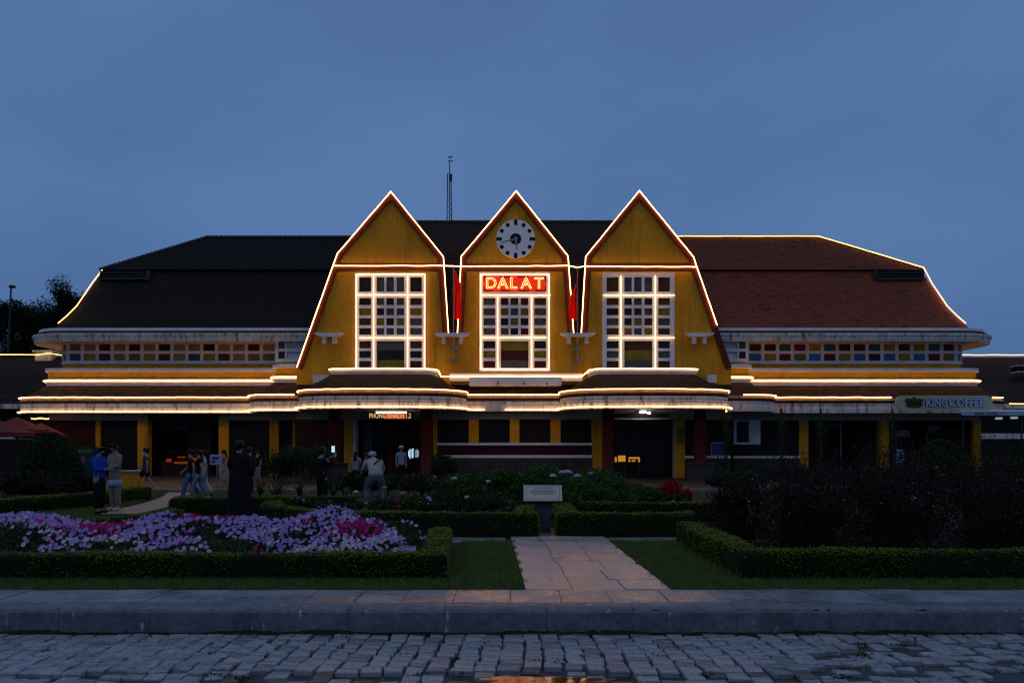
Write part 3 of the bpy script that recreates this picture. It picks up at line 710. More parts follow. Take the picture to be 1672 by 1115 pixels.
for sgn, mt, lab in ((-1, 'tile_dark', 'weathered black tiled wing roof'), (1, 'tile_red', 'red brown tiled wing roof')):
    o = build('wing_roof', roof_front(lower, 6.0, sgn, .115, .024), mt, ST, fixn=False); o['label'] = lab + ', steep lower slope'
    up2 = [(upper[0][0] + .10, upper[0][1] - .14, upper[0][2] + .03), upper[1]]
    o = build('wing_roof', roof_front(up2, 6.0, sgn, .13, .024), mt, ST, fixn=False); o['label'] = lab + ', upper slope'
    m = MB()
    rl = [(sgn * 6.0, YR, upper[1][2] + .02), (sgn * upper[1][0], YR, upper[1][2] + .02)]
    k = 40; base_ = [Vector(rl[0]).lerp(Vector(rl[1]), i / k) for i in range(k + 1)]
    for a, b in zip(base_, base_[1:]): m.tube([a, a.lerp(b, .86), a.lerp(b, .88), b], [.10, .085, .115, .115], 8)
    hp = [Vector((sgn * up2[1][0], YR, up2[1][2] + .02)).lerp(Vector((sgn * up2[0][0], up2[0][1], up2[0][2] + .02)), i / 24) for i in range(25)]
    for a, b in zip(hp, hp[1:]): m.tube([a, a.lerp(b, .86), a.lerp(b, .88), b], [.085, .075, .10, .10], 8)
    build('ridge_cap', m, 'ridge_cap', ST)
    # louvred vent let into the break of the roof
    ve = thing; yv = 38.12
    vm = MB(); xa, xb = PX(1425, yv), PX(1508, yv); za, zb = PZ(458, yv), PZ(443.5, yv)
    vx0, vx1 = (xa, xb) if sgn > 0 else (-xb, -xa)
    vm.box(vx0, vx1, yv - .30, yv + .2, za, za + .07); vm.box(vx0 if sgn > 0 else vx1 - .08, vx0 + .08 if sgn > 0 else vx1, yv - .30, yv + .2, za + .07, zb)
    vo = build('roof_vent', vm, 'ridge_cap', ST)
    bk = MB(); bk.box(vx0 + .081, vx1 - .081, yv - .2, yv + .2, za + .071, zb); build('vent_opening', bk, 'clock_black', vo)
    for q in (.22, .34): sl = MB(); sl.box(vx0 + .082, vx1 - .082, yv - .27, yv - .205, za + q - .07, za + q - .025); build('slat', sl, 'metal_dark', vo)
# centre roof, a little higher, behind the gables
ce = [(6.6, 35.25, gz(546)), (6.6, 38.0, PZ(440, 38.0)), (6.6, YR, PZ(363, YR))]
m = MB(); s_ = sample(ce, .13)
for a, b in zip(s_, s_[1:]):
    t = Vector((0, b.y - a.y, b.z - a.z)).normalized(); nn = Vector((0, -t.z, t.y)) * .024
    m.add([(-6.6, a.y + nn.y, a.z + nn.z), (6.6, a.y + nn.y, a.z + nn.z), (6.6, b.y, b.z), (-6.6, b.y, b.z)], [(0, 1, 2, 3)])
    m.add([(-6.6, a.y + nn.y, a.z + nn.z), (6.6, a.y + nn.y, a.z + nn.z), (6.6, a.y, a.z), (-6.6, a.y, a.z)], [(3, 2, 1, 0)])
for sg in (-1, 1):
    m.add([(sg * 6.6, p[1], p[2]) for p in ce] + [(sg * 6.6, 2 * YR - p[1], p[2]) for p in reversed(ce[:-1])], [(0, 1, 2, 3, 4)])
m.add([(-6.6, YR, ce[2][2]), (6.6, YR, ce[2][2]), (6.6, 2 * YR - 38, ce[1][2]), (-6.6, 2 * YR - 38, ce[1][2])], [(0, 1, 2, 3)])
build('main_roof', m, 'tile_brown', ST, fixn=False)
m = MB(); k = 44; A, B = Vector((-6.6, YR, ce[2][2] + .02)), Vector((6.6, YR, ce[2][2] + .02))
for i in range(k): a, b = A.lerp(B, i / k), A.lerp(B, (i + 1) / k); m.tube([a, a.lerp(b, .86), a.lerp(b, .88), b], [.09, .08, .115, .115], 8)
build('ridge_cap', m, 'ridge_cap', ST)

# -- centre ledge between the canopies
m = MB(); m.box(PX(735, 34.5), PX(950, 34.5), 34.22, 34.62, PZ(623, 34.4), PZ(610, 34.4)); build('window_ledge', m, 'white', ST)
m = MB(); m.box(PX(766, 34.1), PX(917, 34.1), 33.95, 34.5, PZ(630, 34.0), PZ(616, 34.0), .03)
build('window_ledge', m, 'white', ST)
for q in (813, 855, 893): m = MB(); m.box(PX(q, 33.9) - .03, PX(q, 33.9) + .03, 33.90, 33.945, PZ(628, 33.9), PZ(624, 33.9)); build('drain_spout', m, 'metal_dark', ST)
for a, b in ((511, 536), (1155, 1170)):
    m = MB(); m.box(PX(a, 34.4), PX(b, 34.4), 34.35, 34.95, PZ(624.5, 34.4), PZ(612, 34.4)); build('moulding', m, 'white', ST)

# -- the two bowed porch canopies
CAN = []
for xc in (-5.62, 5.74):
    front = [(xc - 2.15 + 4.3 * i / 12, 32.62 + .22 * ((i - 6) / 6.0) ** 2) for i in range(13)]
    pth = fillet([(xc - 2.32, 34.9), (xc - 2.32, 33.35)] + front + [(xc + 2.32, 33.35), (xc + 2.32, 34.9)], [0, .5, .5] + [0] * 11 + [.5, .5, 0], 6)
    pth = densify(pth, .4)
    CAN.append((xc, pth))
    m = MB(); m.sweep(pth, [(-1.0, 4.80), (-.10, 4.82), (.05, 4.82), (.05, 4.66), (-.02, 4.65), (-.02, 4.54)], caps=False); build('canopy_crest', m, 'white', ST)
    m = MB(); m.box(xc - 2.0, xc + 2.0, 33.2, 34.6, 4.70, 4.79); build('canopy_top', m, 'ridge_cap', ST)
    m = MB(); m.sweep(pth, courses(-.04, 4.57, 1.20, 3.79, 9) + [(1.30, 3.72), (1.34, 3.64), (1.22, 3.57)], caps=False); build('canopy_roof', m, 'tile_canopy', ST)
    m = MB(); m.sweep(pth, [(1.24, 3.80), (1.325, 3.79), (1.345, 3.68), (1.30, 3.66)], caps=False); build('lit_tile_lip', m, 'lit_tile_lip', ST)  # lit tile edge of the canopy, its brightness put into the colour
    m = MB(); m.sweep(pth, [(1.20, 3.585), (1.30, 3.54), (1.27, 3.40), (1.33, 3.38), (1.32, 3.30), (1.36, 3.28), (1.35, 3.035), (1.22, 3.03), (1.20, 3.07)], caps=False); build('canopy_fascia', m, 'white_stained', ST)
    pt = offset(pth, 1.22); m = MB(); zb = 3.075
    m.add([(a, b, zb) for a, b in pt] , [tuple(range(len(pt)))]); build('canopy_soffit', m, 'soffit', ST)
for px in (546, 696, 993, 1143):
    m = MB(); x_ = PX(px, 32.6); m.lathe([(.27, .07), (.27, .32), (.255, .34), (.255, 3.02), (.29, 3.03), (.29, 3.075)], 28, (x_, 32.6, 0)); build('column', m, 'pillar_red', ST, True)

# -- ground floor
def gf(name, a, b, t, bo, Y, depth, material, parent=ST, bev=0):
    m = MB(); m.box(PX(a, Y), PX(b, Y), Y, Y + depth, PZ(bo, Y), PZ(t, Y), bev); return build(name, m, material, parent)
GB = HY + CZ * F / YG - 2
gf('beam', 484, 1193, 660, 684.6, YG, .5, 'beige')
for a, b in ((707, 713.5), (765.5, 781.5), (832.5, 848), (899, 915.5), (966.5, 983.5)): gf('pier', a, b, 684.6, 722.6 if 720 < a < 960 else GB, YG - (.0 if 720 < a < 960 else .03), .4, 'yellow')
for a, b in ((713.5, 765.5), (781.5, 832.5), (848, 899), (915.5, 966.5)):
    w_ = gf('window', a, b, 684.6, 722.6, YG + .18, .05, 'shutter')
    gf('mullion', (a + b) / 2 - .7, (a + b) / 2 + .7, 684.8, 722.4, YG + .155, .022, 'wood_dark', w_)
gf('sill', 713, 967, 722.6, 727, YG - .06, .4, 'white'); gf('wall_panel', 713.5, 966.5, 727, 742.6, YG, .35, 'wall_red'); gf('sill', 713, 967, 742.6, 747.4, YG - .05, .4, 'white'); gf('plinth', 713.5, 966.5, 747.4, GB, YG - .08, .45, 'stone_base')
# doors of the two porches
gf('pier', 561.5, 577.2, 684.6, GB, YG - .03, .4, 'yellow'); gf('door_jamb', 577.2, 580, 684.6, GB, YG - .05, .9, 'white')
gf('pier', 1103, 1118.5, 684.6, GB, YG - .03, .4, 'yellow'); gf('door_jamb', 1100, 1103, 684.6, GB, YG - .05, .4, 'beige')
d_ = gf('door', 594, 607.5, 690, GB, YG + .6, .06, 'pane_slate'); gf('door_rail', 594, 607.5, 712, 715, YG + .58, .018, 'wood_dark', d_)
gf('door', 609, 632, 686, GB, YG + .9, .06, 'clock_black'); gf('door_post', 632, 642, 686, GB, YG + .5, .12, 'pillar_red'); gf('wall_panel', 642, 707, 684.6, GB, YG + .55, .1, 'wall_red'); gf('wall_panel', 580, 594, 684.6, GB, YG + .62, .1, 'wall_red')
for a, b in ((1004, 1019), (1023, 1042), (1046, 1070), (1073, 1099)):
    d_ = gf('door', a, b, 690, GB - 1, YG + .3, .05, 'dark_glass'); gf('door_frame', a, b, 686.5, 690, YG + .28, .08, 'wood_dark', d_); gf('door_frame', b, b + 3, 686.5, GB - 1, YG + .28, .08, 'wood_dark', d_)
gf('wall_panel', 1118.5, 1165, 684.6, 744, YG, .3, 'wall_red'); gf('wall_panel', 485, 561.5, 684.6, 760, YG, .3, 'wall_red')
gf('sill', 1118.5, 1193, 743.8, 748, YG - .04, .3, 'white'); gf('plinth', 1118.5, 1193, 748, GB, YG - .06, .4, 'stone_base'); gf('plinth', 485, 561.5, 760, GB, YG - .06, .4, 'stone_base')
gf('back_wall', 575, 712, 660, GB, 39.0, .2, 'interior'); gf('back_wall', 985, 1110, 660, GB, 39.0, .2, 'interior')
for px in (545, 1143):
    m = MB(); m.box(PX(px, 32.1) - .55, PX(px, 32.1) + .55, 31.9, 32.3, .06, .72); m.box(PX(px, 32.1) - .6, PX(px, 32.1) + .6, 31.85, 32.35, .72, .79); build('porch_wall', m, 'stone_base', ST)
# left wing
YW = 36.8; GW = HY + CZ * F / YW - 2
gf('beam', 80, 487, 660, 686, YW, .4, 'beige')
gf('wall_panel', 84, 156, 686, 742, YW, .3, 'wall_red'); gf('plinth', 84, 156, 742, GW, YW - .05, .4, 'stone_base')
for a, b in ((156, 162.5), (224.5, 241.5), (357, 373), (440, 455), (477.5, 482)): gf('pier', a, b, 686, GW, YW - .04, .4, 'yellow')
for a, b in ((162.5, 224.5), (373, 440), (455, 477.5)): gf('shutter', a, b, 686, GW, YW + .12, .06, 'shutter')
gf('lintel', 241.5, 357, 676, 686.4, YW - .02, .5, 'wood_dark')
gf('back_wall', 236, 362, 680, GW, 40.5, .2, 'interior')
gf('transom_window', 258, 307, 689, 703, 38.4, .05, 'pane_slate')
gf('shop_front', 307, 345, 686, GW, 38.4, .08, 'wood_dark'); gf('counter', 262, 320, 752, GW, 37.6, .5, 'wood_dark')
gf('shelf', 262, 300, 737, 739.5, 38.2, .3, 'wood_dark')
gf('wall_panel', 482, 535, 684.6, 760, YG + .36, .2, 'wall_red')
# right wing
gf('beam', 1186, 1600, 660, 686, YW, .4, 'beige')
gf('wall_panel', 1150, 1197.5, 684.6, 744, YW - .3, .3, 'wall_red')
m = MB(); x0, x1, z0, z1 = PX(1197.5, YW), PX(1241, YW), PZ(725.5, YW), PZ(686, YW)
m.prism([(x0, z0), (x1, z0), (x1, z1), (x0, z1)], YW - .06, YW + .05, [[(PX(1202, YW), PZ(722, YW)), (PX(1222, YW), PZ(722, YW)), (PX(1222, YW), PZ(687.5, YW)), (PX(1202, YW), PZ(687.5, YW))]])
w_ = build('window', m, 'white', ST); gf('pane', 1201.5, 1222.5, 687, 722.4, YW + .01, .03, 'dark_glass', w_)
gf('wall_panel', 1197.5, 1241, 725.5, 744, YW, .3, 'wall_red'); gf('sill', 1197.5, 1306, 744, 748, YW - .05, .35, 'white'); gf('plinth', 1197.5, 1306, 748, GW, YW - .05, .4, 'stone_base')
for a, b in ((1241, 1272), (1275, 1305)): gf('shutter', a, b, 686, 744, YW + .08, .06, 'shutter')
for a, b in ((1305, 1320), (1438, 1452), (1590, 1602)): gf('pier', a, b, 686, GW, YW - .04, .4, 'yellow')
gf('back_wall', 1310, 1600, 680, GW, 40.5, .2, 'interior'); gf('transom_window', 1345, 1372, 688.5, 700, 38.6, .05, 'pane_grey')
gf('mullion', 1372, 1374, 686, GW, 38.55, .06, 'metal_grey'); gf('shop_front', 1400, 1437, 686, GW, 38.6, .08, 'wood_dark')
gf('shop_front', 1452, 1530, 690, GW, 38.6, .08, 'wood_dark'); gf('wall_panel', 1530, 1590, 700, GW, YW + .2, .08, 'wall_red'); gf('mullion', 1512, 1516, 708, 735, 38.5, .08, 'beige')
gf('shelf', 1462, 1486, 702, 713, 38.5, .05, 'beige'); gf('shelf', 1515, 1537, 694, 706, 38.5, .05, 'beige')
# roof slab over the ground floor so that no sky shows through
m = MB(); m.box(-22.2, 22.2, 37.3, 47, 2.95, 3.05); build('ceiling', m, 'interior', ST)
for sg in (-1, 1): m = MB(); m.box(min(sg * 22.3, sg * 22.1), max(sg * 22.3, sg * 22.1), 37.0, 47.5, 0, 3.0); build('end_wall', m, 'wall_red', ST)
m = MB(); m.box(-22.2, 22.2, 47.6, 47.9, 0, 6.6); build('rear_wall', m, 'yellow', ST)

# ------------------------------------------------------------------ ROPE LIGHTS
rl_r = random.Random(5)
def rope(pts, label, r=.021, material='led', jitter=.008, dens=.45, group=None, extra=None):
    def jit(pp):
        out = []
        for a, b in zip(pp, pp[1:]):
            a, b = Vector(a), Vector(b); n_ = max(1, int((b - a).length / dens))
            for i in range(n_): 
                q = a.lerp(b, i / n_); q.z += rl_r.uniform(-jitter, jitter) if out else 0; out.append(q)
        out.append(Vector(pp[-1])); return out
    m = MB(); m.tube(jit(pts), r, 6)
    for e in (extra or []): m.tube(jit(e), r, 6)
    return tag(build('rope_light', m, material, None, fixn=True), label, 'rope light', 'rope lights')
YL = YG - .15
for g, lab in zip(G_OUT, ('lit rope light outlining the gable nearest the black roof', 'lit rope light outlining the clock gable', 'lit rope light outlining the gable nearest the red roof')):
    pts = [P(a, b, YL) for a, b in g]
    if g is G_OUT[2]: pts[-1] = P(1171, 531, YL)
    rope(pts, lab)
rope([P(543.6, 434, YL - .03), P(724, 434, YL - .03), P(753, 435, YL - .03), P(928, 434, YL - .03), P(942, 436.5, YL - .03), P(956, 435, YL - .03), P(1139, 436, YL - .03)], 'lit rope light running straight across all three gables below the clock')
rope([P(732.5, 545, YL), P(746.8, 545, YL)], 'short lit rope light at the foot of the notch left of the clock', dens=.2, jitter=0)
rope([P(936.8, 545, YL), P(949, 545, YL)], 'short lit rope light at the foot of the notch right of the clock', dens=.2, jitter=0)
YLW = YG - .13
def wl_(wi, segs, lab):
    a, b, t, bo = WIN[wi]; sx = (b - a) / 116.2
    S = [[P(a + (q[0] - 782.3) * sx, q[1], YLW) for q in s] for s in segs]
    rope(S[0], lab, r=.017, jitter=.004, material='led_window', extra=S[1:])
V1, V2 = [(812.6, 450), (812.6, 602)], [(868, 450), (868, 602)]
wl_(0, [[(784.5, 602), (784.5, 448), (896, 448), (895.5, 601)], V1, V2, [(786, 481.5), (896, 481.5)], [(789, 551.5), (893, 551.5)]], 'lit rope light on the frame of the gable window beside the black roof')
wl_(1, [[(785, 602.8), (785, 448.5), (896.5, 448.5), (896, 602.8), (785, 602.8)], [(812.6, 482), (812.6, 602)], [(868, 482), (868, 602)], [(786, 481.7), (899, 482)], [(786, 551), (892, 551)]], 'lit rope light framing the window below the red neon sign')
wl_(2, [[(785, 482), (899, 482)], V1, V2, [(793, 551.5), (899, 551.5)]], 'lit rope light crossing the gable window beside the red roof')
def along(path, o, z, x0, x1, n=None):
    pp = offset(densify(path, .3), o); return [(a, b, z) for a, b in pp if x0 <= a <= x1]
rope(along(BASE, .21, 4.63, -23, PX(513, 34.6)), 'lit rope light along the upper moulding under the black roof wing')
rope(along(BASE, .21, 4.63, PX(1160, 34.6), 23), 'lit rope light along the upper moulding under the red roof wing')
zl = PZ(614.5, 34.17)
rope([P(720, 614.5, 34.17), P(950, 614.5, 34.17)], 'lit rope light on the white ledge under the clock gable window')
for (xc, pth), side, nm in zip(CAN, (1, -1), ('canopy over the waiting room sign', 'canopy beside the red poinsettias')):
    top = along(pth, .07, 4.80, xc - 2.9, xc + 2.9); top = [p for p in top if p[1] < 34.0]
    if side > 0:
        top = [p for p in top if not (p[0] < xc and p[1] > 33.2)] + [P(720, 614.5, 34.17)]
    else:
        top = [P(950, 614.5, 34.17)] + [p for p in top if not (p[0] > xc and p[1] > 33.2)]
    rope(top, 'lit rope light on the white crest of the ' + nm)
    mid = [p for p in along(pth, 1.37, 3.83, -99, 99) if p[1] < 33.45]; rope(mid, 'lit rope light along the tile edge of the ' + nm)
    low = [p for p in along(pth, 1.47, 3.11, -99, 99) if p[1] < 33.55]; rope(low, 'lit rope light under the fascia of the ' + nm)
MZ, LZ = 3.765, 3.10
rope(along(BASE, 1.21, MZ, -24, PX(487, 33.8)), 'lit rope light along the lower tile edge below the black roof wing')
rope(along(BASE, 1.21, MZ, PX(755, 33.8), PX(932, 33.8)), 'lit rope light along the tile edge between the two canopies')
rope(along(BASE, 1.21, MZ, PX(1204, 33.8), PX(1465, 35.6)), 'lit rope light along the lower tile edge left of the coffee sign')
rope(along(BASE, 1.21, MZ, PX(1612, 35.6), PX(1642, 35.8)), 'short lit rope light just right of the coffee sign')
rope(along(BASE, 1.26, LZ, -24, PX(503, 33.8)), 'lit rope light under the lower fascia below the black roof wing')
rope(along(BASE, 1.26, LZ, PX(757, 33.8), PX(798, 33.8)), 'short lit rope light under the centre fascia beside the waiting room canopy')
rope(along(BASE, 1.26, LZ, PX(824, 33.8), PX(928, 33.8)), 'longer lit rope light under the centre fascia beside the right canopy')
rope([(-PX(1575 if i == 0 else a, c) if False else -PX(a, c), c - .1, PZ(b, c) + .05) for i, (a, b, c) in enumerate(corner[1:])], 'lit rope light curving down the corner of the black roof', material='led_soft', jitter=.0)
rr = [(6.9, YR - .12, upper[1][2] + .05)] + [(upper[1][0], YR - .12, upper[1][2] + .05), (upper[0][0] + .05, upper[0][1] - .2, upper[0][2] + .12)] + [(PX(a, c), c - .1, PZ(b, c) + .05) for a, b, c in reversed(corner[1:-1])]
rope(rr, 'lit rope light along the ridge and down the corner of the red roof', material='led_soft', jitter=.006)

# ------------------------------------------------------------------ CLOCK, NEON SIGN, FLAGS, MAST
cy = YG - .03; cxx, czz = gx(842), gz(391); R = 31.5 * YG / F
CK = thing('wall_clock', 'round white clock with black dots on the middle gable', 'clock', (cxx, YG - .05, czz))
def disc(m, x, z, r, y0, y1, n=32): m.prism([(x + r * math.cos(2 * math.pi * i / n), z + r * math.sin(2 * math.pi * i / n)) for i in range(n)], y0, y1)
m = MB(); disc(m, cxx, czz, R, YG - .07, YG - .004, 48); build('clock_face', m, 'clock_white', CK)
m = MB(); disc(m, cxx, czz, R * .29, YG - .083, YG - .072, 32); build('hub', m, 'clock_black', CK)
for h in range(12):
    a = math.pi / 2 - h * math.pi / 6; q = MB()
    if h % 3 == 0:
        c, s = math.cos(a), math.sin(a); r0, r1, w = R * .72, R * 1.0, R * .085
        q.prism([(cxx + c * r0 - s * w, czz + s * r0 + c * w), (cxx + c * r1 - s * w, czz + s * r1 + c * w), (cxx + c * r1 + s * w, czz + s * r1 - c * w), (cxx + c * r0 + s * w, czz + s * r0 - c * w)], YG - .082, YG - .072)
    else: disc(q, cxx + math.cos(a) * R * .83, czz + math.sin(a) * R * .83, R * .105, YG - .082, YG - .072, 16)
    build('hour_mark', q, 'clock_black', CK)
for ang, L, w in ((math.radians(194), .80, .045), (math.radians(-82), .60, .055)):
    c, s = math.cos(ang), math.sin(ang); q = MB(); w *= R; L *= R
    q.prism([(cxx - c * .1 - s * w, czz - s * .1 + c * w), (cxx + c * L - s * w * .4, czz + s * L + c * w * .4), (cxx + c * L + s * w * .4, czz + s * L - c * w * .4), (cxx - c * .1 + s * w, czz - s * .1 - c * w)], YG - .105, YG - .09)
    build('clock_hand', q, 'hand_grey', CK)
SG = thing('neon_sign', 'red sign with yellow neon letters DALAT above the middle window', 'sign', (gx(840), YG, gz(476)))
m = MB(); m.box(gx(789), gx(892), YG - .09, YG - .055, gz(476.8), gz(450.8)); build('sign_panel', m, 'sign_red', SG)
for (a, b, t, bo) in ((790, 800, 452, 454), (816, 834, 452, 454), (845, 863, 452, 454), (871, 890, 452, 454), (790, 805, 474.2, 476.2), (818, 832, 474.2, 476.2), (846, 864, 474.2, 476.2), (873, 890, 474.2, 476.2), (789.4, 791.3, 452, 460), (789.4, 791.3, 469, 476), (889.6, 891.6, 452, 460), (889.6, 891.6, 469, 476)):
    q = MB(); q.box(gx(a), gx(b), YG - .102, YG - .092, gz(bo), gz(t)); build('border_dash', q, 'trim_red', SG)
for ch, px in zip('DALAT', (802, 821, 838, 859, 880)):
    build('letter', place_text(text_mesh(ch, .71, bevel=.008), (gx(px), YG - .125, gz(464))), 'neon_yellow', SG)
def flag(px, lab):
    Yf = YG - .38; x_ = PX(px, Yf)
    T = thing('flag', lab, 'flag', (x_, Yf, PZ(588, Yf)), 'flags between the gables')
    q = MB(); q.tube([(x_, Yf, PZ(588, Yf)), (x_ , Yf, PZ(432, Yf))], .022, 8); build('flagpole', q, 'metal_grey', T)
    for u, v in ((571, 567), (588.5, 585.5)): q = MB(); q.box(x_ - .17, x_ + .17, Yf - .03, YG - .003, PZ(u, Yf), PZ(v, Yf)); build('pole_bracket', q, 'metal_grey', T)
    # cloth hanging limp in folds
    q = MB(); nx, nz = 14, 22; top, bot = PZ(439, Yf), PZ(522, Yf); wmax = .52
    sd = 1 if px < 836 else -1
    def fp(i, j):
        u, v = i / nx, j / nz
        w = wmax * (.22 + .78 * min(1, v * 1.7)) * (1 - .30 * max(0, v - .8) / .2)
        xx = x_ + sd * (.02 + w * u * (.78 + .22 * math.sin(v * 7))) if sd > 0 else x_ + (-.30 * min(1, v * 2) * u - .02 + .10 * u * math.sin(v * 6))
        yy = Yf - .05 + .10 * math.sin(u * 13 + v * 3) * min(1, v * 3 + .3) + .05 * math.sin(u * 5)
        zz = top + (bot - top) * v - .20 * u * (1 - v * .6) - .1 * u * math.sin(u * 4 + v * 2)
        return (xx, yy, zz)
    q.add([fp(i, j) for j in range(nz + 1) for i in range(nx + 1)], [(j * (nx + 1) + i, j * (nx + 1) + i + 1, (j + 1) * (nx + 1) + i + 1, (j + 1) * (nx + 1) + i) for j in range(nz) for i in range(nx)])
    c_ = build('cloth', q, 'flag_red', T, True, fixn=False)
    # fold of the star that shows
    s = MB(); i0, j0 = 7, 11; base = [Vector(fp(i0 + a * 2.0, j0 + b * 2.2)) + Vector((0, -.03, 0)) for a, b in ((0, -1), (.35, -.2), (1, -.1), (.4, .4), (.6, 1.1), (0, .6), (-.6, 1.1), (-.4, .4), (-1, -.1), (-.35, -.2))]
    s.add(base, [tuple(range(10))]); build('star', s, 'flag_yellow', c_, fixn=False)
flag(740.5, 'limp red flag hanging in the notch left of the clock gable'); flag(943, 'limp red flag hanging in the notch right of the clock gable')
Ym = 42.9; xm = PX(733.5, Ym)
MA = thing('antenna_mast', 'thin lattice antenna mast rising behind the roof ridge', 'antenna', (xm, Ym, PZ(365, Ym)))
q = MB()
for dx, dy, tp in ((-.13, 0, 283), (.03, .0, 266), (.13, .1, 284)): q.tube([(xm + dx, Ym + dy, PZ(366, Ym)), (xm + dx * .7, Ym + dy, PZ(tp, Ym))], .028, 6)
for i in range(17):
    z0, z1 = PZ(360 - i * 4.5, Ym), PZ(355.5 - i * 4.5, Ym); a = -.13 if i % 2 else .1; q.tube([(xm + a, Ym, z0), (xm - a, Ym, z1)], .012, 4)
build('lattice', q, 'metal_dark', MA)
q = MB(); q.tube([(xm + .03, Ym, PZ(268, Ym)), (xm + .05, Ym, PZ(255, Ym))], .012, 5); q.tube([(xm - .13, Ym, PZ(362.5, Ym)), (xm - .4, Ym, PZ(364.5, Ym))], .02, 4); q.tube([(xm + .13, Ym, PZ(362.5, Ym)), (xm + .4, Ym, PZ(364.5, Ym))], .02, 4); build('rod', q, 'metal_dark', MA)
for pz in (257, 263.5):
    q = MB(); q.tube([(xm - .09, Ym, PZ(pz - 1, Ym)), (xm + .05, Ym, PZ(pz + .6, Ym)), (xm + .2, Ym, PZ(pz - 1, Ym))], .03, 5); build('dipole', q, 'metal_dark', MA)
q = MB(); q.box(xm + .02, xm + .17, Ym - .1, Ym - .02, PZ(297, Ym), PZ(285, Ym)); build('antenna_panel', q, 'metal_dark', MA)

# ------------------------------------------------------------------ SIGNS AND LAMPS AT THE PORCHES
Ys = 33.6
T = thing('scrolling_sign', 'dark display board reading PHONG KHACH above the left porch door', 'sign', P(637, 685, Ys))
q = MB(); q.box(PX(600, Ys), PX(674, Ys), Ys, Ys + .12, PZ(685, Ys), PZ(672.5, Ys), .015); build('housing', q, 'black_print', T)
q = MB(); q.box(PX(628, Ys), PX(662, Ys), Ys - .012, Ys - .004, PZ(683.6, Ys), PZ(674.5, Ys)); build('backlight', q, 'matrix_red', T)
tm = text_mesh('PHONG KHACH 1,2', .30, extrude=.004, bold=.004, spacing=1.0); xs_ = [v[0] for v in tm.v]; k = (PX(671, Ys) - PX(603, Ys)) / (max(xs_) - min(xs_))
tm.v = [(a * k, b, c) for a, b, c in tm.v]; build('lettering', place_text(tm, (PX(637, Ys), Ys - .018, PZ(679, Ys))), 'matrix_yellow', T)
T = thing('tube_lamp', 'lit white fluorescent tube just above the display board', 'lamp', P(638, 672, Ys - .2))
q = MB(); q.tube([P(614, 673, Ys - .22), P(664, 673, Ys - .22)], .028, 8); build('tube', q, 'tube_white', T)
q = MB(); q.box(PX(612, Ys), PX(666, Ys), Ys - .27, Ys - .14, PZ(671.4, Ys), PZ(669.5, Ys)); build('batten', q, 'white', T)
T = thing('flood_lamp', 'twin lit white floodlight under the right porch canopy', 'lamp', P(1052, 672, 33.2))
for a, b, w in ((1050, 672.5, .16), (1060, 674, .07)):
    q = MB(); c = P(a, b, 33.2); q.lathe([(.01, -.05), (w * .8, -.05), (w, 0), (w * .6, .05)], 16, c); h = build('lamp_head', q, 'lamp_cool' , T)
q = MB(); q.box(PX(1036, 33.3), PX(1064, 33.3), 33.25, 33.32, PZ(671, 33.3), PZ(668.5, 33.3)); build('mounting_bar', q, 'metal_dark', T)
T = thing('blank_signboard', 'long dark signboard above the right porch door', 'sign', P(1048, 683, Ys))
q = MB(); q.box(PX(1003, Ys), PX(1094, Ys), Ys, Ys + .08, PZ(682.5, Ys), PZ(675, Ys)); build('board', q, 'wood_dark', T)
q = MB(); q.box(PX(1003, Ys), PX(1094, Ys), Ys - .01, Ys + .09, PZ(684.6, Ys), PZ(682.8, Ys)); build('lower_edge', q, 'white', T)
T = thing('notice_plate', 'small green and yellow notice on the yellow pier by the right door', 'sign', P(1110, 725, YG - .06))
q = MB(); q.box(PX(1104.5, YG), PX(1117.5, YG), YG - .06, YG - .034, PZ(724, YG), PZ(700, YG)); build('plate', q, 'pane_olive', T)
for r0 in (707, 711, 714, 721): q = MB(); q.box(PX(1107 - (2 if r0 > 710 else 0), YG), PX(1115.5, YG), YG - .066, YG - .061, PZ(r0 + 1.4, YG), PZ(r0, YG)); build('print_line', q, 'grey_print', T)
T = thing('notice_board', 'small blue framed board beside the right porch column', 'sign', P(1172, 745, 33.9))
q = MB(); q.box(PX(1161, 33.9), PX(1184, 33.9), 33.9, 33.94, PZ(743, 33.9), PZ(722, 33.9)); build('frame', q, 'metal_grey', T)
q = MB(); q.box(PX(1162.3, 33.9), PX(1182.7, 33.9), 33.885, 33.898, PZ(741.8, 33.9), PZ(723.3, 33.9)); build('board', q, 'board_blue', T)
q = MB(); q.tube([P(1172, 743, 33.95), (PX(1172, 33.95), 33.95, .07)], .03, 6); build('post', q, 'metal_dark', T)
T = thing('ticket_display', 'bright blue white screen by the right column of the waiting room porch', 'screen', P(675, 750, 34.9))
q = MB(); q.box(PX(665, 34.9), PX(685, 34.9), 34.95, 35.03, PZ(751, 34.9), PZ(730, 34.9)); build('casing', q, 'black_print', T)
rs = random.Random(2)
for i in range(9):
    a = 666.5 + i * 1.95
    if i == 5: continue
    q = MB(); q.box(PX(a, 34.9), PX(a + 1.5, 34.9), 34.93, 34.945, PZ(749 - rs.uniform(0, 4), 34.9), PZ(731 + rs.uniform(0, 5), 34.9)); build('screen_bar', q, rs.choice(['screen', 'screen_dim']), T)
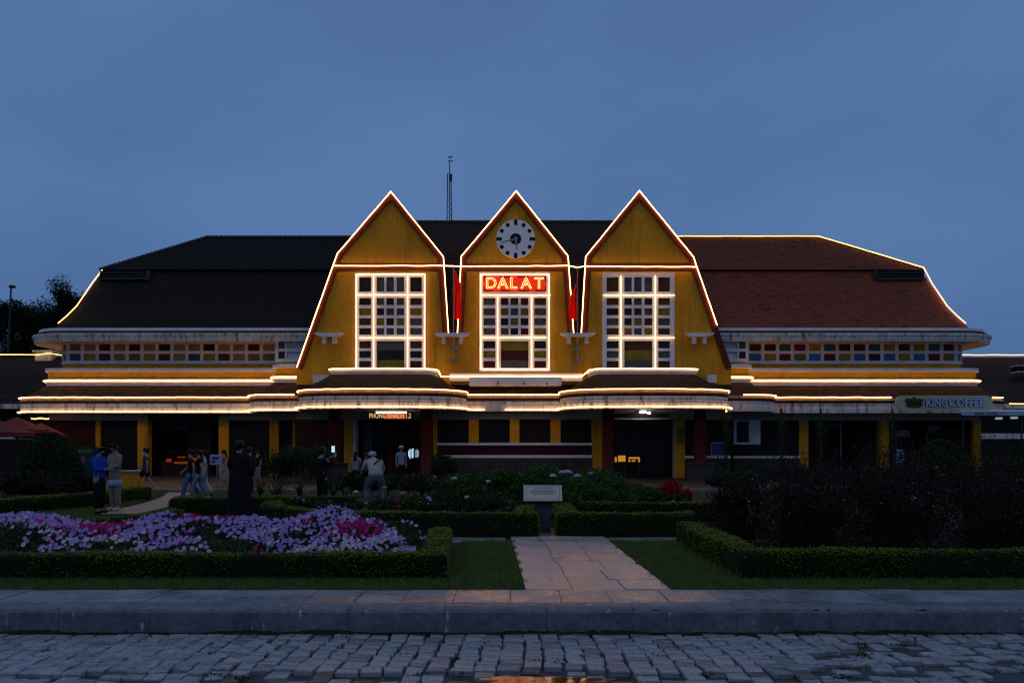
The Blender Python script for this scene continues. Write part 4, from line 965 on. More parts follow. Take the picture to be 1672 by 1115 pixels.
for k, (a, b) in enumerate(((1004, 1021.5), (1026.5, 1045))):  # warm reflections in the door glass, added as glowing panels
    T = thing('amber_reflection', ('square' if k == 0 else 'narrow') + ' amber reflection in the right porch door glass, made as glowing panels, ' + ('beside the red column' if k == 0 else 'farther from the red column'), 'lamp', P((a + b) / 2, 755, 34.7))
    q = MB(); q.box(PX(a, 34.75), PX(b, 34.75), 34.79, 34.84, PZ(754.5, 34.75), PZ(743.5, 34.75)); build('casing', q, 'black_print', T)
    for (u0, u1, t, bo) in (((.3, 1, 743.5, 753.5), (0, .18, 746, 754)) if k == 0 else ((0, 1, 746, 749), (0, .14, 750, 754), (.28, .6, 751, 753.5), (.85, 1, 749.5, 754))):
        q = MB(); q.box(PX(a + (b - a) * u0, 34.75), PX(a + (b - a) * u1, 34.75), 34.77, 34.786, PZ(bo, 34.75), PZ(t, 34.75)); build('reflection_panel', q, 'reflection_amber', T)

# coffee shop sign and awning
Yk = 34.4
KS = thing('shop_sign', 'long rounded pale green sign with lettering KING COFFEE and a crest', 'sign', P(1541, 675, Yk))
x0, x1, z0, z1 = PX(1463, Yk), PX(1621, Yk), PZ(670, Yk), PZ(645.5, Yk); r = (z1 - z0) * .46; poly = []
for cx_, cz_, a0 in ((x1 - r, z1 - r, 0), (x0 + r, z1 - r, 90), (x0 + r, z0 + r, 180), (x1 - r, z0 + r, 270)):
    for k in range(9): t = math.radians(a0 + k * 90 / 8); poly.append((cx_ + r * math.cos(t), cz_ + r * math.sin(t)))
q = MB(); q.prism(poly, Yk, Yk + .10); build('board', q, 'sign_green', KS)
for body, a, b in (('KING', 1511.5, 1546), ('COFFEE', 1549, 1606)):
    tm = text_mesh(body, .50, extrude=.012, bold=.012, spacing=1.0); xs_ = [v[0] for v in tm.v]; k = (PX(b, Yk) - PX(a, Yk)) / (max(xs_) - min(xs_)); mid = (max(xs_) + min(xs_)) / 2
    tm.v = [((u - mid) * k, v, w) for u, v, w in tm.v]
    t2 = MB(); t2.v = list(tm.v); t2.f = list(tm.f)
    cxp = PX((a + b) / 2, Yk)
    build('lettering', place_text(tm, (cxp, Yk - .045, PZ(658, Yk))), 'sign_letter', KS); build('letter_side', place_text(t2, (cxp - .035, Yk - .015, PZ(658, Yk) + .004)), 'sign_letter_side', KS)
q = MB(); ex, ez = PX(1492.5, Yk), PZ(657.5, Yk)
crest = [(-.36, -.06), (-.40, .06), (-.42, .14), (-.33, .20), (-.26, .17), (-.17, .19), (-.10, .17), (-.06, .24), (0, .27), (.06, .24), (.10, .17), (.17, .19), (.26, .17), (.33, .20), (.42, .14), (.40, .06), (.36, -.06), (.40, -.12), (.30, -.17), (.22, -.22), (.15, -.18), (.08, -.24), (0, -.19), (-.08, -.24), (-.15, -.18), (-.22, -.22), (-.30, -.17), (-.40, -.12)]
q.prism([(ex + a * .98, ez + b) for a, b in crest], Yk - .03, Yk - .003); cr_ = build('crest', q, 'emblem', KS)
q = MB(); q.box(ex - .28, ex + .28, Yk - .042, Yk - .032, ez - .055, ez + .045); build('crest_panel', q, 'black_print', cr_)
for i in range(5): q = MB(); c = ex - .22 + i * .11; q.prism([(c - .03, ez - .04), (c + .03, ez - .04), (c + .015, ez + .02), (c - .015, ez + .02)], Yk - .05, Yk - .044); build('crest_mark', q, 'emblem', cr_)
AW = thing('shop_awning', 'pale blue sloping awning at the right edge below the coffee sign', 'awning', P(1620, 690, 33.0))
q = MB(); q.add([P(1565, 668.5, 35.2), P(1690, 668.5, 35.2), P(1690, 672, 33.2), P(1570, 672, 33.2)], [(0, 1, 2, 3)]); q.box(PX(1570, 33.2), PX(1692, 33.2), 33.17, 33.20, PZ(678, 33.2), PZ(671.8, 33.2)); build('canopy_sheet', q, 'awning_blue', AW)
tm = text_mesh('KING COFFEE', .16, extrude=.003, bold=.002); build('lettering', place_text(tm, (PX(1612, 33.1), 33.16, PZ(675, 33.15))), 'sign_letter_side', AW)
for a in (1572, 1668): q = MB(); q.tube([P(a, 676, 33.25), (PX(a, 33.25), 33.25, .07)], .035, 6); build('post', q, 'metal_dark', AW)
T = thing('menu_stand', 'small dark menu stand with pale printed panels before the coffee shop', 'sign', (PX(1469, 33), 33, .07))
q = MB(); q.box(PX(1461, 33), PX(1477, 33), 33, 33.05, .07, PZ(732, 33)); build('board', q, 'board_blue', T)
for t, bo in ((734, 737), (739, 745), (748, 755)): q = MB(); q.box(PX(1463, 33), PX(1475.5, 33), 32.985, 32.997, PZ(bo, 33), PZ(t, 33)); build('panel', q, 'awning_blue', T)
for k, (a, b) in enumerate(((1632, 683), (1657, 682))):
    T = thing('tube_lamp', ('shorter' if k else 'brighter') + ' white tube lamp under the awning at the right edge' + (', nearest the frame' if k else ''), 'lamp', P(a, b, 36))
    q = MB(); q.box(PX(a - 5, 36), PX(a + 5, 36), 36, 36.1, PZ(b + 1.5, 36), PZ(b - 1.5, 36)); build('tube', q, 'screen_dim', T); q = MB(); q.box(PX(a - 6, 36), PX(a + 6, 36), 35.98, 36.12, PZ(b - 1.6, 36), PZ(b - 3, 36)); build('batten', q, 'beige', T)

# ------------------------------------------------------------------ NEIGHBOURING BUILDINGS
def side_building(sgn, label, lit):
    X0, X1 = 22.9, 46.0
    B = thing('annex_building', label, 'building', (sgn * 34, 46, 0))
    yr, ye = 47.5, 42.0; zr, ze = PZ(583, yr), PZ(659, ye)
    q = MB(); n_ = 44
    for i in range(n_):
        a, b = i / n_, (i + 1) / n_; ya, yb = ye + (yr - ye) * a, ye + (yr - ye) * b; za, zb = ze + (zr - ze) * a, ze + (zr - ze) * b
        q.add([(sgn * X0, ya - .015, za + .02), (sgn * X1, ya - .015, za + .02), (sgn * X1, yb, zb), (sgn * X0, yb, zb)], [(0, 1, 2, 3)]); q.add([(sgn * X0, ya - .015, za + .02), (sgn * X1, ya - .015, za + .02), (sgn * X1, ya, za - .002), (sgn * X0, ya, za - .002)], [(0, 1, 2, 3)])
    q.add([(sgn * X0, yr, zr), (sgn * X1, yr, zr), (sgn * X1, 2 * yr - ye, ze), (sgn * X0, 2 * yr - ye, ze)], [(0, 1, 2, 3)])
    for xx in (X0, X1): q.add([(sgn * xx, ye, ze), (sgn * xx, yr, zr), (sgn * xx, 2 * yr - ye, ze)], [(0, 1, 2)])
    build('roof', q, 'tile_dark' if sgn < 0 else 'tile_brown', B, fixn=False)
    q = MB(); q.box(min(sgn * X0, sgn * X1), max(sgn * X0, sgn * X1), ye - .1, ye - .02, ze - .28, ze - .02); build('fascia', q, 'white_stained', B)
    q = MB(); q.box(min(sgn * (X0 + .5), sgn * X1), max(sgn * (X0 + .5), sgn * X1), ye + .8, 2 * yr - ye - .8, 0, ze - .1); build('wall', q, 'shutter', B)
    q = MB(); q.box(min(sgn * (X0 + .5), sgn * X1), max(sgn * (X0 + .5), sgn * X1), ye + .74, ye + .79, 1.9, 2.2); build('sill', q, 'white', B)
    return B, yr, zr
B, yr, zr = side_building(-1, 'dark roofed annex beyond the left end of the station', True)
q = MB(); x0, x1 = PX(62, yr - .3), PX(88, yr - .3); q.box(x0, x1, yr - .6, yr + .2, zr - .3, zr + .14); q.box(x0 - .12, x1 + .12, yr - .68, yr + .28, zr + .22, zr + .36); ch = build('chimney', q, 'white_stained', B)
for i in range(4): q = MB(); xx = x0 + .1 + i * (x1 - x0 - .25) / 3; q.box(xx, xx + .06, yr - .55, yr + .1, zr + .14, zr + .22); build('chimney_pier', q, 'white_stained', ch)
rope([(PX(-20, yr - .75), yr - .75, zr - .28 + .36), (PX(60, yr - .75), yr - .75, zr - .28 + .34), (PX(80, yr - .8), yr - .8, zr + .14), (PX(104, yr - .75), yr - .75, zr - .0)], 'lit rope light along the ridge of the annex at far left', material='led_soft')
B, yr, zr = side_building(1, 'dark roofed annex beyond the right end of the station', True)
rope([(PX(1568, yr - .3), yr - .3, zr + .10), (PX(1700, yr - .3), yr - .3, zr + .10)], 'lit rope light along the ridge of the annex at far right', material='led_soft')
q = MB(); yv = 44.6; q.box(PX(1655, yv), PX(1700, yv), yv - .4, yv + .3, PZ(609, yv), PZ(607, yv)); q.box(PX(1655, yv), PX(1700, yv), yv - .4, yv + .3, PZ(599, yv), PZ(597, yv)); v_ = build('roof_vent', q, 'white_stained', B)
q = MB(); q.box(PX(1657, yv), PX(1700, yv), yv - .2, yv + .3, PZ(607, yv), PZ(599, yv)); build('vent_opening', q, 'clock_black', v_)
rope([P(1648, 659, 40.5), P(1700, 659, 40.5)], 'lit rope light on the annex eave at the right edge of the picture', material='led_soft')
def umbrella(px, py, Y, rad, label):
    c = (PX(px, Y), Y, .07); T = thing('market_umbrella', label, 'umbrella', c, 'umbrellas at the far left'); zt = PZ(py, Y); q = MB(); n_ = 8
    ring = lambda r_, z_: [(c[0] + r_ * math.cos(2 * math.pi * i / n_ + .2), Y + r_ * math.sin(2 * math.pi * i / n_ + .2), z_) for i in range(n_)]
    q.add([(c[0], Y, zt)] + ring(rad, zt - .55) + ring(rad, zt - .72), [(0, 1 + i, 1 + (i + 1) % n_) for i in range(n_)] + [(1 + i, 9 + i, 9 + (i + 1) % n_, 1 + (i + 1) % n_) for i in range(n_)]); build('canopy', q, 'umbrella_red', T)
    q = MB(); q.tube([(c[0], Y, .07), (c[0], Y, zt)], .03, 8); build('pole', q, 'metal_dark', T); q = MB(); q.box(c[0] - .3, c[0] + .3, Y - .3, Y + .3, .07, .14, .03); build('base', q, 'metal_dark', T)
    for i in range(n_):
        e = ring(rad * .96, zt - .56)[i]; q = MB(); q.tube([(c[0], Y, zt - .06), e], .012, 4); build('rib', q, 'metal_dark', T)
umbrella(28, 680.5, 33.5, 1.25, 'dull red market umbrella beside the station corner at far left'); umbrella(-8, 684, 31.0, 1.5, 'dull red market umbrella cut by the left edge of the picture'); umbrella(66, 690, 35.0, 1.1, 'dull red market umbrella nearest the clipped dome bush')
T = thing('festoon_lights', 'short string of warm bulbs under the eave at far left', 'string lights', P(66, 683, 35.6))
q = MB(); q.tube([P(50 + i * 3, 682 + .6 * math.sin(i), 35.6) for i in range(11)], .012, 4); build('wire', q, 'metal_dark', T)
for i in range(10): q = MB(); q.lathe([(.005, -.04), (.026, -.025), (.03, 0), (.014, .03)], 8, P(52 + i * 3, 683 + .6 * math.sin(i), 35.6)); build('bulb', q, 'led_soft', T)

# ------------------------------------------------------------------ PLANTING
def leaf_quads(C, size, nrm=None, tilt=1.0, aspect=.55, rng=RNG):
    """rhombic leaves (4 vertices) at the points C"""
    n = len(C); a = rng.normal(size=(n, 3)); a /= np.linalg.norm(a, axis=1)[:, None]
    if nrm is not None:
        d = nrm + tilt * a; d /= np.linalg.norm(d, axis=1)[:, None]
        t = np.cross(d, rng.normal(size=(n, 3)))
    else:
        d = a; t = np.cross(d, rng.normal(size=(n, 3)))
    t /= np.linalg.norm(t, axis=1)[:, None] + 1e-9
    b = np.cross(d, t)
    s = (size * rng.uniform(.6, 1.35, n))[:, None]
    V = np.stack([C - t * s, C + b * s * aspect, C + t * s, C - b * s * aspect], 1).reshape(-1, 3)
    return V, np.arange(4 * n).reshape(n, 4)
def merge(parts):
    V, Q, o, idx = [], [], 0, []
    for k, (v, q) in enumerate(parts):
        V.append(v); Q.append(q + o); o += len(v); idx.append(np.full(len(q), k))
    return np.concatenate(V), np.concatenate(Q), np.concatenate(idx)
def hedge(path, w, h, label, dens=5200, size=.016, z0=0.0):
    """clipped box hedge along a plan path: dark core plus leaves over its faces"""
    pts = densify(path, .16); core = MB(); r = random.Random(len(path) * 7 + int(abs(path[0][0]) * 31))
    jt = [1 + r.uniform(-.05, .05) for _ in pts]
    prof = [(-w / 2 * .93, z0 - .02), (-w / 2 * .96, z0 + h * .80), (-w / 2 * .80, z0 + h * .95), (0, z0 + h * .965), (w / 2 * .80, z0 + h * .95), (w / 2 * .96, z0 + h * .80), (w / 2 * .93, z0 - .02)]
    core.sweep(pts, prof)
    CV = np.array(core.v, dtype=np.float32); tris = [f for f in core.f if len(f) == 4]
    Q0 = np.array(tris, dtype=np.int32)
    # sample the faces
    A = CV[Q0]; ar = .5 * np.linalg.norm(np.cross(A[:, 2] - A[:, 0], A[:, 3] - A[:, 1]), axis=1)
    top_ = A[:, :, 2].mean(1) > z0 + h * .86; ar = ar * np.where(top_, 1.25, .62)
    N = int(ar.sum() * dens); pick = RNG.choice(len(Q0), N, p=ar / ar.sum())
    u, v = RNG.random((N, 1)), RNG.random((N, 1)); q = A[pick]
    C = (q[:, 0] * (1 - u) + q[:, 1] * u) * (1 - v) + (q[:, 3] * (1 - u) + q[:, 2] * u) * v
    nn = np.cross(q[:, 1] - q[:, 0], q[:, 3] - q[:, 0]); nn /= np.linalg.norm(nn, axis=1)[:, None] + 1e-9
    up = CV.mean(0)
    nn *= np.sign((nn * (C - np.array([C[:, 0].mean(), C[:, 1].mean(), z0 + h * .3]))).sum(1))[:, None] * 0 + 1
    lump = np.sin(C[:, 0] * 9 + C[:, 1] * 5) * np.sin(C[:, 1] * 11 - C[:, 2] * 13) * .018 + np.sin(C[:, 0] * 2.3 + C[:, 1] * 1.7) * .014
    C = C + RNG.normal(size=(N, 3)) * .011 + nn * lump[:, None]
    stray = RNG.random(N) < .03; C[stray, 2] += RNG.uniform(0, .035, stray.sum())
    lv = leaf_quads(C, size, np.tile([0, 0, 1.0], (N, 1)), .55)
    V, Q, idx = merge([(CV, Q0), lv])
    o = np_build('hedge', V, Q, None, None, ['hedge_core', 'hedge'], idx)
    return tag(o, label, 'hedge', 'clipped hedges')
hedge([(-9.5, 8.80), (-.90, 8.80), (-1.08, 11.5)], .32, .27, 'low clipped hedge framing the petunia bed nearest the kerb')
hedge([(-8.6, 9.9), (-7.55, 11.3), (-6.95, 13.4), (-6.55, 15.0)], .36, .26, 'low clipped hedge slanting behind the petunia bed at left', 3600, .017)
hedge([(-12.4, 14.4), (-11.3, 16.5), (-10.5, 19.2), (-10.6, 22)], .5, .34, 'low clipped hedge in front of the dome bush at far left', 1800, .022)
hedge([(-7.45, 18.0), (-7.35, 17.0), (-5.9, 17.2), (-3.6, 17.7)], .4, .36, 'low clipped hedge beside the walking couple', 2200, .021)
hedge([(-4.95, 15.9), (-4.75, 15.0), (-3.25, 13.25), (.25, 12.98), (.27, 14.6)], .38, .375, 'low clipped hedge left of the plaque', 3400, .018)
hedge([(1.0, 15.2), (.95, 12.98), (3.1, 12.98)], .38, .375, 'low clipped hedge right of the plaque', 3400, .018)
hedge([(1.35, 15.6), (4.6, 15.6)], .4, .36, 'low clipped hedge below the red poinsettias', 2400, .02)
hedge([(2.78, 12.2), (2.76, 8.80), (9.5, 8.80)], .34, .31, 'low clipped hedge around the dark rose bed at right', 4600)

# lawn: grass blades, nobody could count them
def grass(polys, dens, h, name='lawn_grass', label=None):
    parts = []
    for (x0, x1, y0, y1, edge) in polys:
        n = int((x1 - x0) * (y1 - y0) * dens); X_ = RNG.uniform(x0, x1, n); Y_ = RNG.uniform(y0, y1, n)
        if edge is not None: k = edge(X_, Y_); X_, Y_ = X_[k], Y_[k]; n = len(X_)
        lean = RNG.normal(size=(n, 2)) * .35; hh = h * RNG.uniform(.5, 1.25, n); ang = RNG.uniform(0, 2 * math.pi, n); w = .0038 + .0022 * RNG.random(n)
        if y0 > 14: w = w * 3
        z = np.full(n, -.03); B0 = np.stack([X_ - np.cos(ang) * w, Y_ - np.sin(ang) * w, z], 1); B1 = np.stack([X_ + np.cos(ang) * w, Y_ + np.sin(ang) * w, z], 1)
        T1 = np.stack([X_ + lean[:, 0] * hh, Y_ + lean[:, 1] * hh, z + hh], 1)
        parts.append((np.stack([B0, B1, T1], 1).reshape(-1, 3), np.arange(3 * n).reshape(n, 3)))
    V, Q, _ = merge(parts)
    o = np_build(name, V, Q, 'grass'); return tag(o, label, 'grass', None, 'stuff')
el = lambda X_, Y_: X_ < (.14 - .17 * (Y_ - 8.01) / 4.74) + .03 * np.sin(Y_ * 9) + .02 * np.sin(Y_ * 23 + 1)
er = lambda X_, Y_: X_ > (1.67 - .14 * (Y_ - 8.01) / 4.74) + .03 * np.sin(Y_ * 8 + 2) + .02 * np.sin(Y_ * 21)
grass([(-7.5, -.75, 8.0, 8.68, None), (-.78, .2, 8.0, 12.12, el), (1.4, 2.62, 8.0, 12.12, er), (2.6, 7.5, 8.0, 8.68, None)], 7500, .060, label='short dark green lawn either side of the slab path')
grass([(-13, -5.5, 11.5, 16.5, lambda a, b: a < -7.4 + (b - 12) * .15), (-13, -7.6, 16.5, 25, lambda a, b: np.abs(a - (-8.65 - (b - 17) * .235)) > .62)], 900, .07, label='lawn patch around the flagstone path at left')
# tufts of moss and weed between kerb and cobbles
tufts = []
for _ in range(95):
    x_ = random.uniform(-5.6, 5.6); y_ = KF - .02 if random.random() < .55 else random.uniform(5.75, 7.1); n = random.randint(14, 50)
    c = np.array([x_, y_, ROAD_Z - .01]) + RNG.normal(size=(n, 3)) * np.array([.045, .018, .008]); tufts.append(leaf_quads(c, .013))
V, Q, _ = merge(tufts); tag(np_build('weed_tufts', V, Q, 'leaf_dark'), 'small weeds growing in the joints between kerb and cobbles', 'weeds', None, 'stuff')

# petunia bed
PB = thing('petunia_bed', 'mounded bed of lilac, white and crimson petunias inside the near hedge', 'flower bed', (-4, 10, 0))
def mound(x_, y_):
    h = .30 + .16 * np.sin(x_ * .9 + 1.2) * np.cos(y_ * .7) + .07 * np.sin(x_ * 2.7 + y_ * 1.3) + .05 * np.sin(x_ * 5.1 - y_ * 3)
    h = h * np.clip((y_ - 8.75) / .9, .55, 1) + .07 * np.clip((y_ - 10), 0, 1.2)
    e = np.clip((-1.22 - x_) / .35, .35, 1); return h * e
q = MB(); nx_, ny_ = 60, 20; xs_, ys_ = np.linspace(-9, -1.2, nx_), np.linspace(8.95, 11.75, ny_)
q.add([(a, b, float(mound(np.array(a), np.array(b))) - .10) for b in ys_ for a in xs_], [(j * nx_ + i, j * nx_ + i + 1, (j + 1) * nx_ + i + 1, (j + 1) * nx_ + i) for j in range(ny_ - 1) for i in range(nx_ - 1)]); build('bed_soil', q, 'soil', PB)
n = 26000; a, b = RNG.uniform(-8.8, -1.2, n), RNG.uniform(8.95, 11.75, n); C = np.stack([a, b, mound(a, b) - RNG.uniform(.0, .11, n)], 1)
V, Q = leaf_quads(C, .026, np.tile([0, -.3, 1.0], (n, 1)), 1.0); tag(np_build('foliage', V, Q, 'leaf_dark', PB), None, None, None, 'stuff')
def petunia(seed, lobes=5, detail=2):
    r = random.Random(seed); m = MB(); n_ = lobes * detail; ring = []
    for i in range(n_):
        t = 2 * math.pi * i / n_; rr = 1.0 if i % detail else .80; ring.append((rr * math.cos(t) * r.uniform(.92, 1.06), rr * math.sin(t), r.uniform(-.05, .12)))
    m.add([(0, 0, -.30)] + [(x_ * .35, y_ * .35, -.05) for x_, y_, _ in ring] + ring, [(0, 1 + i, 1 + (i + 1) % n_) for i in range(n_)] + [(1 + i, 1 + n_ + i, 1 + n_ + (i + 1) % n_, 1 + (i + 1) % n_) for i in range(n_)])
    return m
def flower_meshes(name, mats_):
    out = {}
    for mt in mats_:
        l = []
        for s in range(3):
            m = petunia(s + 1); me = bpy.data.meshes.new(name); me.from_pydata(m.v, [], m.f); me.materials.append(MATS[mt]); l.append(me)
        out[mt] = l
    return out
FM = flower_meshes('flower', ['petal_lilac', 'petal_white', 'petal_crimson', 'petal_magenta'])
fl = []; rf = random.Random(21)
def ncol(x_, y_):
    v = math.sin(x_ * 1.9 + 2.1 * math.sin(y_ * 1.7)) + .8 * math.sin(y_ * 3.1 + x_ * .7) + rf.gauss(0, .45)
    w = math.sin(x_ * 2.6 + 4) * math.cos(y_ * 2.3 + x_) + rf.gauss(0, .22)
    if w > .62 or rf.random() < .07: return 'petal_crimson' if rf.random() < .45 else 'petal_magenta'
    if y_ < 9.75 + .25 * math.sin(x_ * 2) and rf.random() < .62: return 'petal_white'
    return 'petal_lilac' if rf.random() < .88 else 'petal_white'
tries = 0
grid = {}
while len(fl) < 2500 and tries < 30000:
    tries += 1
    x_, y_ = rf.uniform(-8.2, -1.28), rf.uniform(9.0, 11.7)
    if x_ < -836 * y_ / F - .2: continue
    dn = .55 + .62 * math.sin(x_ * 1.45 + .6) * math.sin(y_ * 1.9 + x_ * .5) + .25 * math.sin(x_ * 4.1 + y_ * 3.3)
    if y_ < 9.6: dn *= .55
    if rf.random() > dn: continue
    k = (int(x_ / .056), int(y_ / .07))
    if k in grid: continue
    grid[k] = 1; z_ = float(mound(np.array(x_), np.array(y_))) + rf.uniform(-.015, .045); fl.append((x_, y_, z_, ncol(x_, y_), rf.uniform(.023, .039)))
fl.sort(key=lambda f: -f[4] / f[1])
restp = {}
for i, (x_, y_, z_, c, s) in enumerate(fl):
    e = Matrix.Rotation(rf.gauss(.95, .35), 3, 'X') @ Matrix.Rotation(rf.gauss(0, .4), 3, 'Y') @ Matrix.Rotation(rf.uniform(0, 6.28), 3, 'Z'); e = e.to_euler(); me = rf.choice(FM[c])
    if i < 300:
        o = link('flower', me, PB); o.location = (x_ + 4, y_ - 10, z_); o.rotation_euler = e; o.scale = (s, s, s)
    else:
        M_ = Matrix.LocRotScale(Vector((x_, y_, z_)), __import__('mathutils').Euler(e), Vector((s, s, s))); restp.setdefault(c, MB()).add([(M_ @ v.co)[:] for v in me.vertices], [tuple(p.vertices) for p in me.polygons])
big = MB(); mi = []; names = list(restp)
for k, c in enumerate(names): big.add(restp[c].v, restp[c].f); mi += [k] * len(restp[c].f)
me = bpy.data.meshes.new('flowers'); me.from_pydata([(a + 4, b - 10, c) for a, b, c in big.v], [], big.f)
for c in names: me.materials.append(MATS[c])
me.polygons.foreach_set('material_index', np.array(mi, dtype=np.int32)); me.update(); tag(link('flowers', me, PB), None, None, None, 'stuff')

# shrubs: twigs plus a cloud of leaves, some with blossoms
def blossoms(T, spots, mt, s, name='flower', ball=False):
    for (x_, y_, z_) in spots:
        if ball:
            n = 70; d = RNG.normal(size=(n, 3)); d /= np.linalg.norm(d, axis=1)[:, None]; d[:, 2] = np.abs(d[:, 2]) * .8 - .1
            V, Q = leaf_quads(np.array([x_, y_, z_]) + d * s * np.array([1.15, 1.15, .9]), s * .26, d, .35, .9); np_build(name, V, Q, mt, T)
        else:
            m = petunia(rf.randint(0, 99)); M_ = Matrix.LocRotScale(Vector((x_, y_, z_)), __import__('mathutils').Euler((rf.gauss(.7, .4), rf.gauss(0, .4), rf.uniform(0, 6))), Vector((s, s, s))); m.v = [(M_ @ Vector(v))[:] for v in m.v]; build(name, m, mt, T, fixn=False)
def shrub(name, label, cat, c, rx, ry, h, n, size, mt, group=None, twigs=10, hollow=.35, lumps=7, seed=1, z0=0.0, dome=False, low=False):
    r = np.random.default_rng(seed); T = thing(name, label, cat, (c[0], c[1], z0), group)
    q = MB(); rr = random.Random(seed)
    tips = []
    for k in range(twigs):
        a = rr.uniform(0, 6.28); t = rr.uniform(.15, .8); tip = Vector((c[0] + rx * t * math.cos(a), c[1] + ry * t * math.sin(a), z0 + h * rr.uniform(.6, .96)))
        b = Vector((c[0] + rx * .15 * math.cos(a), c[1] + ry * .15 * math.sin(a), z0 - .02)); mid = b.lerp(tip, .5) + Vector((rr.uniform(-.05, .05), rr.uniform(-.05, .05), h * .08)); q.tube([b, mid, tip], [.012, .009, .004], 5); tips.append(tip)
    build('stems', q, 'twig', T)
    d = r.normal(size=(n, 3)); d /= np.linalg.norm(d, axis=1)[:, None]
    if dome: d[:, 2] = np.abs(d[:, 2]); rad = 1 - np.abs(r.normal(size=n)) * .05; C = d * rad[:, None] * np.array([rx, ry, h]) + np.array([c[0], c[1], z0])
    else:
        L = r.normal(size=(lumps, 3)); L /= np.linalg.norm(L, axis=1)[:, None]; L[:, 2] = np.abs(L[:, 2]) * .8; L *= r.uniform(.45, .75, lumps)[:, None]
        k = r.integers(0, lumps, n); rad = r.random(n) ** (hollow)
        if low: L[:, 2] = r.uniform(-.55, .8, lumps)
        C = (L[k] + d * rad[:, None] * r.uniform(.32, .5, lumps)[k][:, None]) * np.array([rx, ry, h * .62]) + np.array([c[0], c[1], z0 + h * .40])
        C[:, 2] = np.maximum(C[:, 2], z0 + .01 + r.random(n) * .06)
    V, Q = leaf_quads(C, size, None, rng=r); tag(np_build('leaves', V, Q, mt, T), None, None, None, 'stuff')
    return T, C
# dark rose bushes in the right bed
q = MB(); q.box(2.85, 11, 8.9, 15.3, -.08, -.018); struct('rose_bed_soil', q, 'soil')
q = MB(); q.box(-5.0, .2, 13.1, 20, -.08, -.019); struct('flower_bed_soil', q, 'soil')
q = MB(); q.box(1.05, 6, 13.1, 20, -.08, -.019); struct('hydrangea_bed_soil', q, 'soil')
spots = [(3.75, 9.7, .72, 1.18), (5.0, 10.0, .85, 1.30), (6.2, 9.7, .8, 1.22), (4.35, 11.1, .85, 1.22), (5.7, 11.4, .9, 1.35), (7.0, 11.2, .9, 1.38), (8.0, 12.6, 1.0, 1.40), (3.6, 12.0, .6, 1.05), (6.6, 13.2, 1.0, 1.36), (5.0, 12.9, .8, 1.2), (7.25, 9.9, .6, 1.1)]
labs = ['dark rose bush at the path end of the right bed, nearest the front hedge corner', 'dark rose bush second from the path in the front row of the right bed', 'dark rose bush third from the path in the front row of the right bed', 'dark rose bush at the path end of the middle row in the right bed', 'dark rose bush in the middle of the right bed', 'tall dark rose bush at the right end of the middle row', 'tallest dark rose bush at the back right corner of the right bed', 'small dark rose bush beside the side hedge of the right bed', 'dark rose bush in the back row below the coffee shop', 'dark rose bush in the back row left of the coffee shop', 'small dark rose bush at the right picture edge near the front hedge']
for i, (x_, y_, rd, h) in enumerate(spots):
    T, C = shrub('rose_bush', labs[i], 'rose bush', (x_, y_), rd, rd * .8, h * .86, 6500, .022, 'leaf_rose', 'rose bushes in the right bed', 26, .7, 26, 100 + i, low=True)
    top = C[C[:, 2] > h * .42]; top = top[top[:, 1] < y_ - .2]
    for k in range(13):
        p = top[RNG.integers(0, len(top))] + np.array([0, -.06, .02]); blossoms(T, [tuple(p)], rf.choice(['petal_pink', 'petal_crimson', 'petal_cream', 'petal_white', 'petal_pink']), rf.uniform(.010, .022))
    q = MB(); wl2 = []
    for k in range(30):
        a = C[RNG.integers(0, len(C))]; pa = Vector((x_ + (a[0] - x_) * .6, y_ + (a[1] - y_) * .6, h * .45)); pb = Vector((a[0], a[1], h * rf.uniform(.72, .9))); pc = Vector((a[0] + rf.uniform(-.16, .16), a[1] + rf.uniform(-.1, .1), h * rf.uniform(.95, 1.22)))
        q.tube([pa, pb, pc], [.006, .004, .002], 4)
        for t in range(16):
            u = rf.random(); p = pb.lerp(pc, u * 1.02) if rf.random() < .75 else pa.lerp(pb, u); wl2.append((p.x + rf.gauss(0, .035), p.y + rf.gauss(0, .035), p.z + rf.gauss(0, .02)))
    build('canes', q, 'twig', T)
    V, Q = leaf_quads(np.array(wl2), .020); tag(np_build('young_leaves', V, Q, 'leaf_rose', T), None, None, None, 'stuff')
# centre mound: hydrangeas and low shrubs behind the plaque
mid = [(.35, 17.2, 1.35, 1.16, 'broad leafy hydrangea bush behind the plaque with blue flower heads', 'leaf'), (1.9, 17.4, 1.30, 1.02, 'leafy hydrangea bush right of the plaque', 'leaf'), (-.95, 16.9, 1.0, .90, 'leafy green shrub just left of the plaque', 'leaf'), (1.35, 16.2, 1.0, .80, 'low green shrub between plaque and hedge', 'leaf'), (2.6, 16.6, .75, .66, 'low green shrub beside the red poinsettias', 'leaf')]
for i, (x_, y_, rd, h, lab, mt) in enumerate(mid):
    T, C = shrub('hydrangea_bush' if i < 2 else 'garden_shrub', lab, 'shrub', (x_, y_), rd, rd * .75, h, 8000, .042, mt, 'green shrubs behind the plaque', 12, .4, 9, 200 + i)
    if i == 0:
        blossoms(T, [P(918, 771, 16.6), P(926, 770, 16.6), P(903, 777, 16.4)], 'petal_white', .065, 'flower_head', True)
        blossoms(T, [P(942, 777, 16.6)], 'petal_blue', .075, 'flower_head', True)
    if i == 1: blossoms(T, [P(964, 773, 16.9), P(930, 771.5, 16.5)], 'petal_blue', .06, 'flower_head', True)
